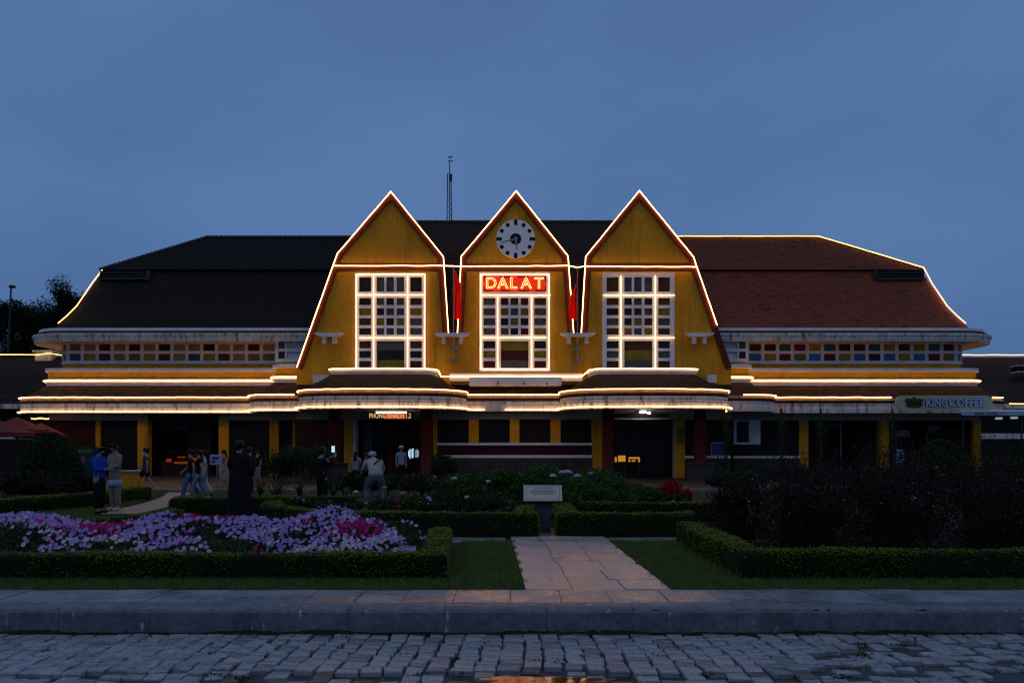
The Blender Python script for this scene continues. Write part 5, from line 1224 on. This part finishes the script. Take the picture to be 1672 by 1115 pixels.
# mixed roses left of the plaque
for i, (px, py, rd, h, lab) in enumerate(((775, 842, .75, .72, 'loose rose bush with cream blooms left of the plaque'), (735, 838, .6, .70, 'loose rose bush with red blooms beside the bending person'), (700, 843, .55, .55, 'low flowering plant with lilac blooms behind the hedge'), (560, 842, .6, .45, 'low flowering plant with white blooms below the photographer'), (640, 840, .7, .42, 'row of red salvia at the feet of the bending person'), (500, 835, .6, .42, 'low dark plant with pale flowers behind the hedge end'), (815, 846, .7, .62, 'dark leafy rose bush close beside the plaque'))):
    y_ = GY(py + 4); x_ = PX(px, y_)
    T, C = shrub('flowering_plant', lab, 'plant', (x_, y_), rd, .5, h, 2200, .034, 'leaf_dark', 'mixed flowering plants behind the hedge', 10, .6, 7, 300 + i)
    col = [['petal_cream'], ['petal_crimson', 'petal_pink'], ['petal_lilac', 'petal_white'], ['petal_white', 'petal_lilac'], ['petal_crimson', 'petal_magenta', 'petal_crimson'], ['petal_lilac', 'petal_white'], ['petal_cream', 'petal_white']][i]
    cnt = [7, 14, 22, 14, 40, 10, 4][i]; top = C[C[:, 2] > h * .5]
    for k in range(cnt): p = top[RNG.integers(0, len(top))]; blossoms(T, [(p[0], p[1] - .05, p[2] + .02)], rf.choice(col), rf.uniform(.026, .05))
for px, py, mt in ((797, 786, 'petal_cream'), (762, 812, 'petal_cream'), (742, 781, 'petal_cream'), (657, 805, 'petal_yellow'), (628, 796, 'petal_yellow'), (581, 803, 'petal_cream')):
    y_ = 15.6; T = thing('tall_rose', {797: 'single cream rose on a tall stem, nearest the plaque', 762: 'single cream rose low in front of the dark bush', 742: 'single cream rose before the station plinth', 657: 'single yellow rose right of the bending person', 628: 'single yellow rose in front of the grey trousers', 581: 'single cream rose left of the bending person'}[px], 'rose', (PX(px, y_), y_, 0), 'single roses on stems')
    q = MB(); q.tube([(PX(px, y_) + .03, y_ + .02, 0), P(px, py + 6, y_), P(px, py, y_)], [.008, .006, .005], 5); build('stem', q, 'twig', T); blossoms(T, [P(px, py, y_)], mt, .05, 'bloom', True)
# poinsettias and the pink bed before the right porch
for i, (px, w, h, mt, cols, lab) in enumerate(((1095, 34, .78, 'leaf_red', None, 'bright red poinsettia bush beside the rose bed'), (1052, 26, .62, 'leaf_dark', ['petal_pink', 'petal_white', 'petal_crimson'], 'low bed plant with pink and white flowers before the right porch'), (1112, 22, .5, 'leaf_dark', ['petal_lilac', 'petal_magenta'], 'low plant with lilac flowers below the poinsettia'))):
    y_ = 18.2 if i < 2 else 16.6; x_ = PX(px, y_); T, C = shrub('poinsettia_bush' if i == 0 else 'flowering_plant', lab, 'plant', (x_, y_), w * y_ / F, .4, h, 1700, .045, mt, None, 10, .5, 6, 400 + i)
    if cols:
        top = C[C[:, 2] > h * .45]
        for k in range(34 if i == 1 else 12): p = top[RNG.integers(0, len(top))]; blossoms(T, [(p[0], p[1] - .05, p[2] + .03)], rf.choice(cols), rf.uniform(.03, .048))
# strap-leaved lilies in the left middle ground
for i, (px, py, h, sp) in enumerate(((452, 822, 1.0, .7), (490, 818, .95, .65), (425, 812, .9, .6), (545, 815, .85, .6), (700, 808, .95, .6), (728, 812, .8, .55), (668, 806, .8, .5))):
    y_ = GY(py); x_ = PX(px, y_); T = thing('lily_clump', ['strap leaved lily clump right of the black dress', 'strap leaved lily clump left of the photographer', 'strap leaved lily clump by the white handbag', 'strap leaved lily clump right of the photographer', 'strap leaved lily clump left of the porch column', 'strap leaved lily clump below the porch column', 'strap leaved lily clump behind the bending person'][i], 'plant', (x_, y_, 0), 'strap leaved plants')
    r = random.Random(i)
    for k in range(26):
        a = r.uniform(0, 6.28); L = h * r.uniform(.6, 1.1); out = sp * r.uniform(.3, 1.0); w = r.uniform(.016, .03); q = MB(); rows_ = []
        for j in range(6):
            t = j / 5; zz = L * (t - .42 * t * t * (out / sp) * 1.1); ro = out * t ** 1.5; ww = w * (1 - t) ** .6 * (1 if j else .6)
            cx_, cy_ = x_ + ro * math.cos(a), y_ + ro * math.sin(a); rows_ += [(cx_ - math.sin(a) * ww, cy_ + math.cos(a) * ww, zz), (cx_ + math.sin(a) * ww, cy_ - math.cos(a) * ww, zz)]
        q.add(rows_, [(2 * j, 2 * j + 1, 2 * j + 3, 2 * j + 2) for j in range(5)]); build('leaf', q, 'leaf_strap', T, fixn=False)
# clipped dome at left, round bush at right, dark shrubs under the eaves
shrub('dome_bush', 'large clipped dome bush at far left', 'bush', (PX(82, 25), 25.0), 1.05, 1.0, 1.95, 15000, .045, 'leaf_dark', None, 14, .3, 6, 500, dome=True)
shrub('round_bush', 'dark round bush in front of the coffee shop at right', 'bush', (PX(1535, 27), 27.0), 1.15, 1.0, 1.75, 9000, .05, 'leaf_dark', None, 14, .3, 6, 501, dome=True)
for i, (px, Y, rd, h, lab) in enumerate(((40, 20, 1.2, .95, 'dark spreading shrub below the dome bush at left'), (-5, 21, 1.2, .9, 'dark spreading shrub cut by the left picture edge'), (118, 21.5, .8, .75, 'dark spreading shrub right of the dome bush'), (500, 30, 1.2, 1.7, 'dark tall shrub against the red wall left of the porch'), (455, 30.5, 1.0, 1.6, 'dark tall shrub between the station piers'), (722, 31, .7, 1.4, 'dark shrub below the centre windows by the column'), (1660, 25, 1.4, 1.7, 'dark bush at the right picture edge'), (1400, 24, 1.6, .95, 'dark low shrub before the coffee shop counter'), (1290, 24, 1.5, .9, 'dark low shrub left of the coffee shop'), (1200, 22, 1.1, .9, 'dark low shrub right of the poinsettias'), (566, 23.2, .7, .72, 'dark low shrub before the pink top'), (628, 23.4, .7, .66, 'dark low shrub behind the bending person'), (684, 23.0, .8, .7, 'dark low shrub before the waiting room column'))):
    shrub('dark_shrub', lab, 'shrub', (PX(px, Y), Y), rd, rd * .7, h, 3600, .05, 'leaf_rose' if i in (0, 1, 2, 7, 8) else 'leaf_dark', 'dark shrubs by the station', 12, .5, 8, 600 + i)
# slender climber posts before the right wing
for i, px in enumerate((1185, 1276, 1340, 1457)):
    Y = 32.4; x_ = PX(px, Y); T = thing('climber_post', ['slender post with climber right of the porch column, small lights on it', 'slender post with climber before the shuttered windows', 'slender post with climber before the coffee shop opening', 'slender post with climber under the coffee sign'][i], 'post', (x_, Y, .07), 'climber posts')
    q = MB(); q.tube([(x_, Y, .07), (x_, Y, 3.06)], .045, 8); build('post', q, 'metal_dark', T); n = 700; z = RNG.uniform(.1, 2.9, n); C = np.stack([x_ + RNG.normal(size=n) * .10, Y + RNG.normal(size=n) * .08, z], 1); V, Q = leaf_quads(C, .045); tag(np_build('climber', V, Q, 'leaf_dark', T), None, None, None, 'stuff')
    if i == 0:
        q = MB(); q.lathe([(.01, -.05), (.04, -.03), (.04, .03), (.01, .05)], 8, (x_, Y - .08, 2.98)); build('bulb', q, 'fairy', T)
# trees behind the left annex
def tree(px, Y, top, label, spread, seed, nl=9000):
    x_ = PX(px, Y); H = PZ(top, Y); r = np.random.default_rng(seed); rr = random.Random(seed); T = thing('background_tree', label, 'tree', (x_, Y, 0), 'trees behind the left annex')
    q = MB(); q.tube([(x_, Y, 0), (x_ + .2, Y, H * .45), (x_ - .1, Y, H * .9)], [.3, .2, .05], 8); tips = []
    for k in range(16):
        a = rr.uniform(0, 6.28); z = H * rr.uniform(.35, .9); L = spread * rr.uniform(.4, 1) * (1.25 - z / H); tip = Vector((x_ + L * math.cos(a), Y + L * math.sin(a), z + H * rr.uniform(.03, .12))); q.tube([(x_, Y, z - H * .08), Vector((x_, Y, z)).lerp(tip, .5), tip], [.08, .05, .015], 5); tips.append(tip)
    build('trunk', q, 'bark', T)
    tips.append(Vector((x_, Y, H * .95))); k = r.integers(0, len(tips), nl); TP = np.array([t[:] for t in tips]); d = r.normal(size=(nl, 3)); d /= np.linalg.norm(d, axis=1)[:, None]
    C = TP[k] + d * (r.random(nl) ** .45)[:, None] * (spread * r.uniform(.22, .42, len(tips)))[k][:, None]; C[:, 2] -= np.abs(r.normal(size=nl)) * .5
    V, Q = leaf_quads(C, .13, None, aspect=.3, rng=r); tag(np_build('crown', V, Q, 'leaf_tree', T), None, None, None, 'stuff')
tree(96, 60, 448, 'feathery dark tree just left of the black roof end', 2.6, 1); tree(60, 62, 497, 'lower dark tree beyond the annex chimney', 3.2, 2); tree(22, 60, 492, 'dark tree behind the lamp pole', 3.0, 3); tree(-22, 58, 470, 'tall dark tree cut by the left picture edge', 2.4, 4); tree(118, 66, 482, 'dark tree directly behind the end of the black roof', 3.0, 5); tree(40, 66, 505, 'dense dark tree deepest behind the annex', 4.5, 6, 12000); tree(90, 65, 505, 'dense dark tree filling the gap above the annex ridge', 4.2, 7, 12000)
Yp = 50; T = thing('camera_pole', 'leaning pole with a camera head above the annex at far left', 'pole', (PX(6, Yp), Yp, 0))
q = MB(); q.tube([(PX(6, Yp), Yp, 0), P(18, 470, Yp)], [.09, .05], 8); build('pole', q, 'metal_dark', T); q = MB(); c = P(20, 469, Yp); q.box(c[0] - .16, c[0] + .16, Yp - .15, Yp + .15, c[2] - .05, c[2] + .12, .03); q.v += []; build('camera_head', q, 'metal_dark', T)

# ------------------------------------------------------------------ PLAQUE AND SMALL THINGS IN THE GARDEN
Yq = 13.55; T = thing('plaque_stand', 'grey post carrying a tilted cream plaque at the end of the slab path', 'plaque', (PX(886, Yq), Yq, 0))
q = MB(); q.box(PX(873, Yq), PX(900, Yq), Yq - .02, Yq + .22, 0, .70, .012); build('post', q, 'plaque_post', T)
def tilt(vs):
    c = Vector((PX(886, Yq), Yq - .06, PZ(804.5, Yq))); R_ = Matrix.Rotation(math.radians(-38), 4, 'X'); return [(c + R_ @ Vector(v))[:] for v in vs]
hw = 31 * Yq / F
q = MB(); q.box(-hw - .01, hw + .01, .012, .05, -.18, .17); q.v = tilt(q.v); build('backing', q, 'wood_dark', T)
q = MB(); q.box(-hw, hw, -.012, .0105, -.17, .165); q.v = tilt(q.v); pl = build('plaque_face', q, 'plaque', T)
q = MB()
for a in (-1, 1): q.box(a * hw * .88 - .003, a * hw * .88 + .003, -.0145, -.0125, -.14, .135)
q.box(-hw * .88, hw * .88, -.0147, -.0127, -.146, -.14); q.box(-hw * .88, hw * .88, -.0147, -.0127, .135, .141); q.v = tilt(q.v); build('border', q, 'grey_print', pl)
rp = random.Random(4)
for z_, w_ in ((.105, .5), (.05, .62), (.01, .70), (-.03, .52)):
    x_ = -hw * w_; q = MB()
    while x_ < hw * w_: L = rp.uniform(.012, .03); q.box(x_, x_ + L, -.0143, -.0125, z_ - .009, z_ + .009); x_ += L + .009
    q.v = tilt(q.v); tag(build('print_line', q, 'grey_print', pl), None, None, None, 'stuff')
Yn = 27.5; T = thing('sign_stand', 'white printed notice on a thin stand in front of the shop', 'sign', (PX(354, Yn), Yn, .07))
q = MB(); q.box(PX(343, Yn), PX(362, Yn), Yn, Yn + .03, PZ(758.5, Yn), PZ(742, Yn)); build('board', q, 'c_lilac', T)
q = MB(); q.tube([P(354, 758, Yn + .02), (PX(354, Yn), Yn + .02, .07)], .018, 6); build('pole', q, 'metal_grey', T)
for t, bo, a, b in ((745.5, 749.5, 346, 357), (752, 755, 345, 352)): q = MB(); q.box(PX(a, Yn), PX(b, Yn), Yn - .012, Yn - .003, PZ(bo, Yn), PZ(t, Yn)); build('print_line', q, 'board_blue', T)
Yb = 27.0; T = thing('banner_board', 'dark teal notice board with yellow heading behind the blue sweater', 'sign', (PX(130, Yb), Yb, .07))
q = MB(); q.box(PX(102, Yb), PX(158, Yb), Yb, Yb + .05, PZ(790, Yb), PZ(729, Yb)); build('board', q, 'board_teal', T)
build('lettering', place_text(text_mesh('SHOWROOM', .19, extrude=.003), (PX(123, Yb), Yb - .008, PZ(737, Yb))), 'gold_text', T)
q = MB(); q.box(PX(124, Yb), PX(139, Yb), Yb - .012, Yb - .003, PZ(756, Yb), PZ(745, Yb)); build('picture', q, 'board_pink', T)
q = MB(); q.box(PX(147, Yb), PX(157, Yb), Yb - .012, Yb - .003, PZ(755, Yb), PZ(745, Yb)); build('picture', q, 'pane_slate', T)
for k, (a, b, Y, w, h) in enumerate(((275, 754, 37.2, .13, .16), (299, 757, 37.2, .45, .10), (296, 747, 37.9, .22, .06), (317, 752, 37.4, .14, .14))):
    T = thing('shop_lamp', ['upright orange lamp on the shop counter', 'wide low orange lit panel on the shop counter', 'small orange lamp on the shop shelf behind the counter', 'small orange lamp at the right end of the shop counter'][k], 'lamp', P(a, b, Y))
    c = P(a, b, Y); q = MB(); q.box(c[0] - w, c[0] + w, Y, Y + .06, c[2], c[2] + h, .02); build('shade', q, 'lamp_orange', T); q = MB(); q.box(c[0] - w * .6, c[0] + w * .6, Y, Y + .06, c[2] - .12, c[2] - .005); build('base', q, 'wood_dark', T)
m = MB(); m.box(PX(205, 26), PX(233, 26), 25.6, 26.1, .07, .62); m.box(PX(203, 26), PX(236, 26), 25.55, 26.15, .62, .68, .01)
T = thing('planter_wall', 'low yellow masonry planter behind the beige shirt', 'planter', (PX(219, 26), 25.8, .07)); q = MB(); q.box(PX(205, 26), PX(233, 26), 25.6, 26.1, .07, .62); build('body', q, 'yellow', T); q = MB(); q.box(PX(203, 26), PX(236, 26), 25.55, 26.15, .62, .68, .01); build('coping', q, 'beige', T)

# ------------------------------------------------------------------ PEOPLE
BASEJ = dict(pel=(0, 0, .93), wai=(0, 0, 1.06), che=(0, .0, 1.26), nec=(0, .01, 1.41), hb=(0, 0, 1.485), hd=(0, -.01, 1.565), cr=(0, .005, 1.625),
             shL=(.165, .01, 1.365), elL=(.215, .03, 1.10), wrL=(.215, -.05, .87), shR=(-.165, .01, 1.365), elR=(-.215, .03, 1.10), wrR=(-.215, -.05, .87),
             hiL=(.085, 0, .89), knL=(.095, -.015, .50), anL=(.095, .02, .085), toL=(.105, -.13, .03), hiR=(-.085, 0, .89), knR=(-.095, -.015, .50), anR=(-.095, .02, .085), toR=(-.105, -.13, .03))
def skin_obj(name, parent, verts, edges, radii, material, root=0, sub=2):
    me = bpy.data.meshes.new(name); me.from_pydata(verts, edges, []); me.materials.append(MATS[material])
    o = link(name, me, parent); md = o.modifiers.new('skin', 'SKIN'); md.use_smooth_shade = True; md.branch_smoothing = .4
    sv = me.skin_vertices[0].data
    for i, r in enumerate(radii): sv[i].radius = r if isinstance(r, tuple) else (r, r); sv[i].use_root = (i == root); sv[i].use_loose = False
    s = o.modifiers.new('sub', 'SUBSURF'); s.levels = sub; s.render_levels = sub
    return o
def chain_obj(name, parent, J, chains, R, material, sub=2):
    names, verts, edges, rad = {}, [], [], []
    for ch in chains:
        prev = None
        for k in ch:
            if k not in names: names[k] = len(verts); verts.append(tuple(J[k])); rad.append(R[k])
            if prev is not None: edges.append((prev, names[k]))
            prev = names[k]
    return skin_obj(name, parent, verts, edges, rad, material, 0, sub)
def person(label, px, feet, head, face, top, bottom, kind='trousers', sleeve='long', J=None, shoes='c_black', hair='short', slim=1.0, skirt_z=.12, bulk=1.0):
    Y = GY(feet); H = (feet - head) * Y / F; s = H / 1.66
    T = thing('person', label, 'person', (PX(px, Y), Y, 0), 'people in the garden'); T.rotation_euler = (0, 0, math.radians(face)); T.scale = (s, s, s); ORG[T] = Vector((0, 0, 0))
    Q = {k: Vector(v) for k, v in BASEJ.items()}
    if J: Q.update({k: Vector(v) for k, v in J.items()})
    for sd in 'LR':                                   # hand: palm and five fingers
        w, e = Q['wr' + sd], Q['el' + sd]; d = (w - e).normalized(); sgn = 1 if sd == 'L' else -1
        side = d.cross(Vector((sgn, 0, 0))); side = side.normalized() if side.length > .1 else Vector((0, 1, 0))
        Q['pa' + sd] = w + d * .07
        for f_, (o_, L) in enumerate(((-.028, .062), (-.010, .074), (.010, .070), (.027, .054))):
            b = w + d * .09 + side * o_; Q['f%d' % f_ + sd] = b + d * L * .5; Q['g%d' % f_ + sd] = b + d * L * .92 - Vector((sgn * .012, 0, 0)); Q['k%d' % f_ + sd] = b
        Q['th' + sd] = w + d * .04 - side * .042; Q['ti' + sd] = w + d * .085 - side * .055
    f = (Q['hd'] - Q['hb']).normalized(); fw = Vector((0, -1, 0)) if abs(f.z) > .5 else Vector((0, 0, -1))
    Q['no'] = Q['hd'] + fw * .098 - f * .015; Q['ch'] = Q['hb'] + fw * .060 + f * .012
    R = dict(pel=(.145, .105), wai=(.125, .095), che=(.150, .105), nec=(.052, .054), hb=(.056, .068), hd=(.076, .092), cr=(.056, .066), no=.016, ch=.034, toL=.030, toR=.030)
    for sd in 'LR': R.update({'sh' + sd: .058, 'el' + sd: .040, 'wr' + sd: .027, 'pa' + sd: (.040, .018), 'hi' + sd: .088, 'kn' + sd: .056, 'an' + sd: .036, 'th' + sd: .013, 'ti' + sd: .009})
    for f_ in range(4):
        for sd in 'LR': R.update({'k%d' % f_ + sd: .011, 'f%d' % f_ + sd: .009, 'g%d' % f_ + sd: .007})
    R = {k: (v if isinstance(v, tuple) else (v, v)) for k, v in R.items()}
    R = {k: (a * slim, b * slim) for k, (a, b) in R.items()}
    arms = [['che', 'sh' + d, 'el' + d, 'wr' + d, 'pa' + d] for d in 'LR']; fing = [['pa' + d, 'k%d' % i + d, 'f%d' % i + d, 'g%d' % i + d] for d in 'LR' for i in range(4)] + [['wr' + d, 'th' + d, 'ti' + d] for d in 'LR']
    legs = [['pel', 'hi' + d, 'kn' + d, 'an' + d, 'to' + d] for d in 'LR']
    chain_obj('body', T, Q, [['pel', 'wai', 'che', 'nec', 'hb', 'hd', 'cr'], ['hd', 'no'], ['hb', 'ch']] + arms + fing + legs, R, 'skin', 1)
    G = {k: (a + .022, b + .022) for k, (a, b) in R.items()}
    for d in 'LR': G['sh' + d] = (.074, .074); G['el' + d] = (.060, .060); G['wr' + d] = (.046, .046); G['hi' + d] = (.112, .115); G['kn' + d] = (.082, .085); G['an' + d] = (.068, .072)
    G['nec'] = (.070, .066); G['pel'] = (.168, .130); G = {k: (a * bulk, b * bulk) for k, (a, b) in G.items()}
    Q['nk'] = Q['nec'].lerp(Q['hb'], .15); G['nk'] = (.066, .066); Q['hem'] = Q['pel'].lerp(Q['wai'], -.75 if kind != 'coat' else -1.9); G['hem'] = (.165, .125) if kind != 'coat' else (.19, .15)
    for d in 'LR': Q['se' + d] = Q['sh' + d].lerp(Q['el' + d], .62); G['se' + d] = (.066, .066); Q['cu' + d] = Q['el' + d].lerp(Q['wr' + d], .9); G['cu' + d] = (.044, .044)
    sl = [['che', 'sh' + d, 'el' + d, 'cu' + d] if sleeve == 'long' else ['che', 'sh' + d, 'se' + d] for d in 'LR']
    chain_obj('shirt', T, Q, [['hem', 'pel', 'wai', 'che', 'nk']] + sl, G, top)
    if kind in ('trousers', 'shorts', 'coat'):
        for d in 'LR': Q['sk' + d] = Q['hi' + d].lerp(Q['kn' + d], .85); G['sk' + d] = (.095, .10); Q['ah' + d] = Q['an' + d].lerp(Q['kn' + d], .06); G['ah' + d] = (.068, .074)
        Q['wb'] = Q['pel'].lerp(Q['wai'], .8); G['wb'] = (.145, .112); G['pel'] = (.160, .122)
        lg = [['pel', 'hi' + d, 'kn' + d, 'ah' + d] if kind != 'shorts' else ['pel', 'hi' + d, 'sk' + d] for d in 'LR']
        chain_obj('shorts' if kind == 'shorts' else 'trousers', T, Q, [['wb', 'pel']] + lg, G, bottom)
    else:
        m = MB(); n_ = 26; prof = [(.150, 1.10), (.190, .95), (.212, .78), (.222, .5), (.232, .28), (.240, skirt_z)] if skirt_z < .3 else [(.135, 1.08), (.17, .93), (.20, .75), (.22, skirt_z)]
        for (r_, z_) in prof:
            for j in range(n_): t = 2 * math.pi * j / n_; rr_ = r_ * (1 + .075 * math.sin(6 * t + 2 * z_) * (1.1 - z_) + .03 * math.sin(11 * t)); m.v.append((rr_ * 1.05 * math.cos(t), rr_ * .85 * math.sin(t), z_))
        for i in range(len(prof) - 1):
            for j in range(n_): m.f.append((i * n_ + j, i * n_ + (j + 1) % n_, (i + 1) * n_ + (j + 1) % n_, (i + 1) * n_ + j))
        build('skirt', m, bottom, T, True)
    for d in 'LR':
        sh = {'a': Q['an' + d] + Vector((0, .03, -.04)), 'b': Q['an' + d].lerp(Q['to' + d], .5) + Vector((0, 0, -.005)), 'c': Q['to' + d] + (Q['to' + d] - Q['an' + d]).normalized() * .02}
        chain_obj('shoe', T, sh, [['a', 'b', 'c']], {'a': (.044, .046), 'b': (.048, .044), 'c': (.042, .030)}, shoes, 1)
    # hair
    rt = fw.cross(f).normalized(); m = MB(); nu, nv = 20, 14; hc = Q['hd'] + f * .012 - fw * .012
    for a in range(nv + 1):
        th = math.pi * a / nv
        for b in range(nu):
            ph = 2 * math.pi * b / nu; u, v, w = math.sin(th) * math.cos(ph), math.sin(th) * math.sin(ph), math.cos(th)
            k = 1.0 + .03 * math.sin(ph * 5 + th * 4)
            if v > .25 and w < .35: k = .80
            if w < -.55 and v > -.3: k = .78
            m.v.append(tuple(hc + rt * u * .096 * k + fw * v * .112 * k + f * w * .118 * k))
    for a in range(nv):
        for b in range(nu): m.f.append((a * nu + b, a * nu + (b + 1) % nu, (a + 1) * nu + (b + 1) % nu, (a + 1) * nu + b))
    build('hair', m, 'hair', T, True)
    if hair == 'long': chain_obj('hair_length', T, {'a': Q['hb'] - fw * .06 + f * .03, 'd': Q['nec'] - fw * .09 - f * .03, 'e': Q['che'] - fw * .125}, [['a', 'd', 'e']], {'a': (.075, .05), 'd': (.085, .04), 'e': (.06, .025)}, 'hair')
    if hair == 'bun':
        m = MB(); m.lathe([(.005, -.045), (.035, -.03), (.045, 0), (.035, .03), (.005, .045)], 14, Q['hd'] - fw * .125 + f * .06); build('hair_bun', m, 'hair', T, True)
    for sd in (-1, 1):
        e = Q['hd'] + fw * .082 + f * .004 + Vector((sd * .030, 0, 0)); m = MB(); m.lathe([(.001, -.009), (.008, -.005), (.008, .005), (.001, .009)], 8, e); build('eye', m, 'clock_black', T, True)
        e = Q['hd'] + Vector((sd * .083, .012, 0)) - f * .01; m = MB(); m.lathe([(.004, -.03), (.013, -.015), (.015, .01), (.006, .03)], 8, e, .6, 1); build('ear', m, 'skin', T, True)
    return T, Q
def walk(a=.22): return dict(knL=(.09, -a * .8, .52), anL=(.09, -a * 1.2, .10), toL=(.10, -a * 1.2 - .14, .05), knR=(-.09, a * .3, .49), anR=(-.09, a * 1.5, .14), toR=(-.10, a * 1.5 - .11, .04), elL=(.23, .12, 1.11), wrL=(.22, .10, .88), elR=(-.23, -.06, 1.11), wrR=(-.21, -.22, .95))
def prop(name, mb, material, T): return build(name, mb, material, T)
phoneJ = dict(elR=(-.20, -.06, 1.10), wrR=(-.08, -.26, 1.10), elL=(.20, -.06, 1.10), wrL=(.07, -.26, 1.08), hd=(0, -.045, 1.555), cr=(0, -.045, 1.62))
person('person in a bright blue sweater and black trousers by the lawn at left', 162, 838, 729, 80, 'c_blue', 'c_black', J=phoneJ, slim=1.14)
T, Q = person('person in a beige shirt over a pale blue hem, looking down, beside the blue sweater', 188, 833, 724, -25, 'c_beige', 'c_cream', J=phoneJ, shoes='c_white', slim=1.10, kind='coat')
m = MB(); m.lathe([(.178, .60), (.176, .68), (.172, .76)], 24, (0, 0, 0), 1, .82); build('shirt_hem', m, 'c_paleblue', T, True)
person('person striding in a dark blue T-shirt and black shorts on the forecourt', 238, 803, 732, -80, 'c_purpleblue', 'c_black', 'shorts', 'short', walk(.24), shoes='c_white', hair='bun')
person('walking person in a dark red shirt and blue jeans, left of the couple', 311, 816, 734, -70, 'c_maroon', 'c_jean', 'trousers', 'short', walk(.2))
person('walking person in a black T-shirt and pale jeans, right of the couple', 325, 816, 735, -75, 'c_black', 'c_palejean', 'trousers', 'short', walk(.2), shoes='c_white', hair='long')
person('walking person in white trousers half hidden behind the couple', 333, 811, 736, -75, 'c_white', 'c_white', 'trousers', 'short', walk(.18))
person('person with long dark hair in a pale pink outfit by the notice stand', 366, 796, 735, -60, 'c_pink', 'c_rose', 'skirt', 'short', hair='long', skirt_z=.35)
person('person in a long black dress seen from behind, nearest the petunias', 391, 853, 720, 170, 'c_black', 'c_black', 'skirt', 'long', dict(elL=(.24, -.02, 1.12), wrL=(.14, -.24, 1.15), elR=(-.23, .0, 1.10), wrR=(-.20, -.16, .92)), hair='short', slim=1.2, skirt_z=.15)
person('person in navy with pale striped sleeves half hidden behind the black dress', 407, 812, 731, 150, 'c_navy', 'c_navy', hair='short', slim=1.05)
T, Q = person('person in a dark top and beige trousers carrying a white handbag', 421, 792, 735, -40, 'c_black', 'c_cream', 'trousers', 'short', dict(wrR=(-.24, -.16, .95), elR=(-.24, 0, 1.12)), hair='long')
m = MB(); m.box(-.36, -.10, -.30, -.18, .66, .86, .015); m.tube([(-.32, -.24, .86), (-.28, -.22, .99), (-.20, -.22, .99), (-.15, -.24, .86)], .008, 5); hb_ = tag(build('handbag', m, 'c_lilac', None), 'small white handbag hanging from the hand of the dark topped person', 'handbag')
Y_ = GY(792); hb_.location = (PX(421, Y_), Y_, 0); hb_.rotation_euler = (0, 0, math.radians(-40)); s_ = (792 - 735) * Y_ / F / 1.66; hb_.scale = (s_,) * 3
T, Q = person('person in dark clothes raising a phone to take a picture', 526, 828, 731, 150, 'c_black', 'c_black', 'coat', 'long', dict(elR=(-.22, -.14, 1.20), wrR=(-.14, -.36, 1.42), elL=(.21, -.14, 1.20), wrL=(.0, -.36, 1.40)), hair='short', slim=1.15)
Yp_ = 22.6; c = P(544, 733, GY(828) + .35)
PH = thing('phone', 'glowing phone held up by the person in dark clothes', 'phone', c); m = MB(); m.box(c[0] - .045, c[0] + .045, c[1], c[1] + .012, c[2] - .085, c[2] + .085, .006); build('case', m, 'black_print', PH); m = MB(); m.box(c[0] - .040, c[0] + .040, c[1] - .004, c[1] - .001, c[2] - .078, c[2] + .078); build('screen', m, 'screen', PH)
# bending figure: seen from behind right, back rounded, hands towards the flowers
bend = dict(pel=(0, .16, .84), wai=(0, .08, .98), che=(0, -.12, 1.17), nec=(0, -.25, 1.27), hb=(0, -.31, 1.31), hd=(0, -.38, 1.34), cr=(0, -.42, 1.38),
            shL=(.18, -.20, 1.19), elL=(.25, -.34, .96), wrL=(.18, -.52, .78), shR=(-.18, -.20, 1.19), elR=(-.27, -.32, .96), wrR=(-.2, -.50, .76),
            hiL=(.10, .15, .80), hiR=(-.10, .15, .80), knL=(.20, -.06, .45), anL=(.21, .10, .085), toL=(.24, -.05, .03), knR=(-.20, -.04, .45), anR=(-.22, .12, .085), toR=(-.25, -.03, .03))
T, Q = person('person in a pale grey hoodie and cap bending over the flowers', 612, 824, 744, 200, 'c_grey', 'c_greypants', 'trousers', 'long', bend, shoes='c_white', hair='short', slim=1.1, bulk=1.42)
T.scale = (.95, .95, .92)
m = MB(); hd = Q['hd']; m.lathe([(.112, -.01), (.110, .04), (.085, .09), (.03, .115)], 20, hd + Vector((0, .0, .03))); m.box(hd.x - .07, hd.x + .07, hd.y - .20, hd.y - .08, hd.z + .01, hd.z + .025, .006); build('cap', m, 'c_lilac', T, True)
m = MB(); m.tube([(-.20, -.02, 1.28), (-.06, .06, 1.22), (.10, .12, 1.06), (.22, .12, .92)], .020, 6); build('bag_strap', m, 'c_black', T)
m = MB(); m.box(.20, .36, -.06, .12, .78, .98, .05); build('shoulder_bag', m, 'c_black', T)
person('person in a pale pink top facing away behind the bending figure', 581, 801, 737, 170, 'c_rose', 'c_black', 'trousers', 'short', hair='long')
person('person with dark hair crouched lower behind the bending figure', 598, 803, 741, 10, 'c_navy', 'c_black', 'trousers', 'long', hair='short')
T, Q = person('person in a teal patterned shirt and white cap at the porch door', 655, 791, 729, 20, 'c_teal', 'c_black', 'trousers', 'short')
m = MB(); hd = Q['hd']; m.lathe([(.112, -.01), (.110, .05), (.085, .09), (.03, .115)], 20, hd + Vector((0, .0, .03))); build('cap', m, 'c_white', T, True)
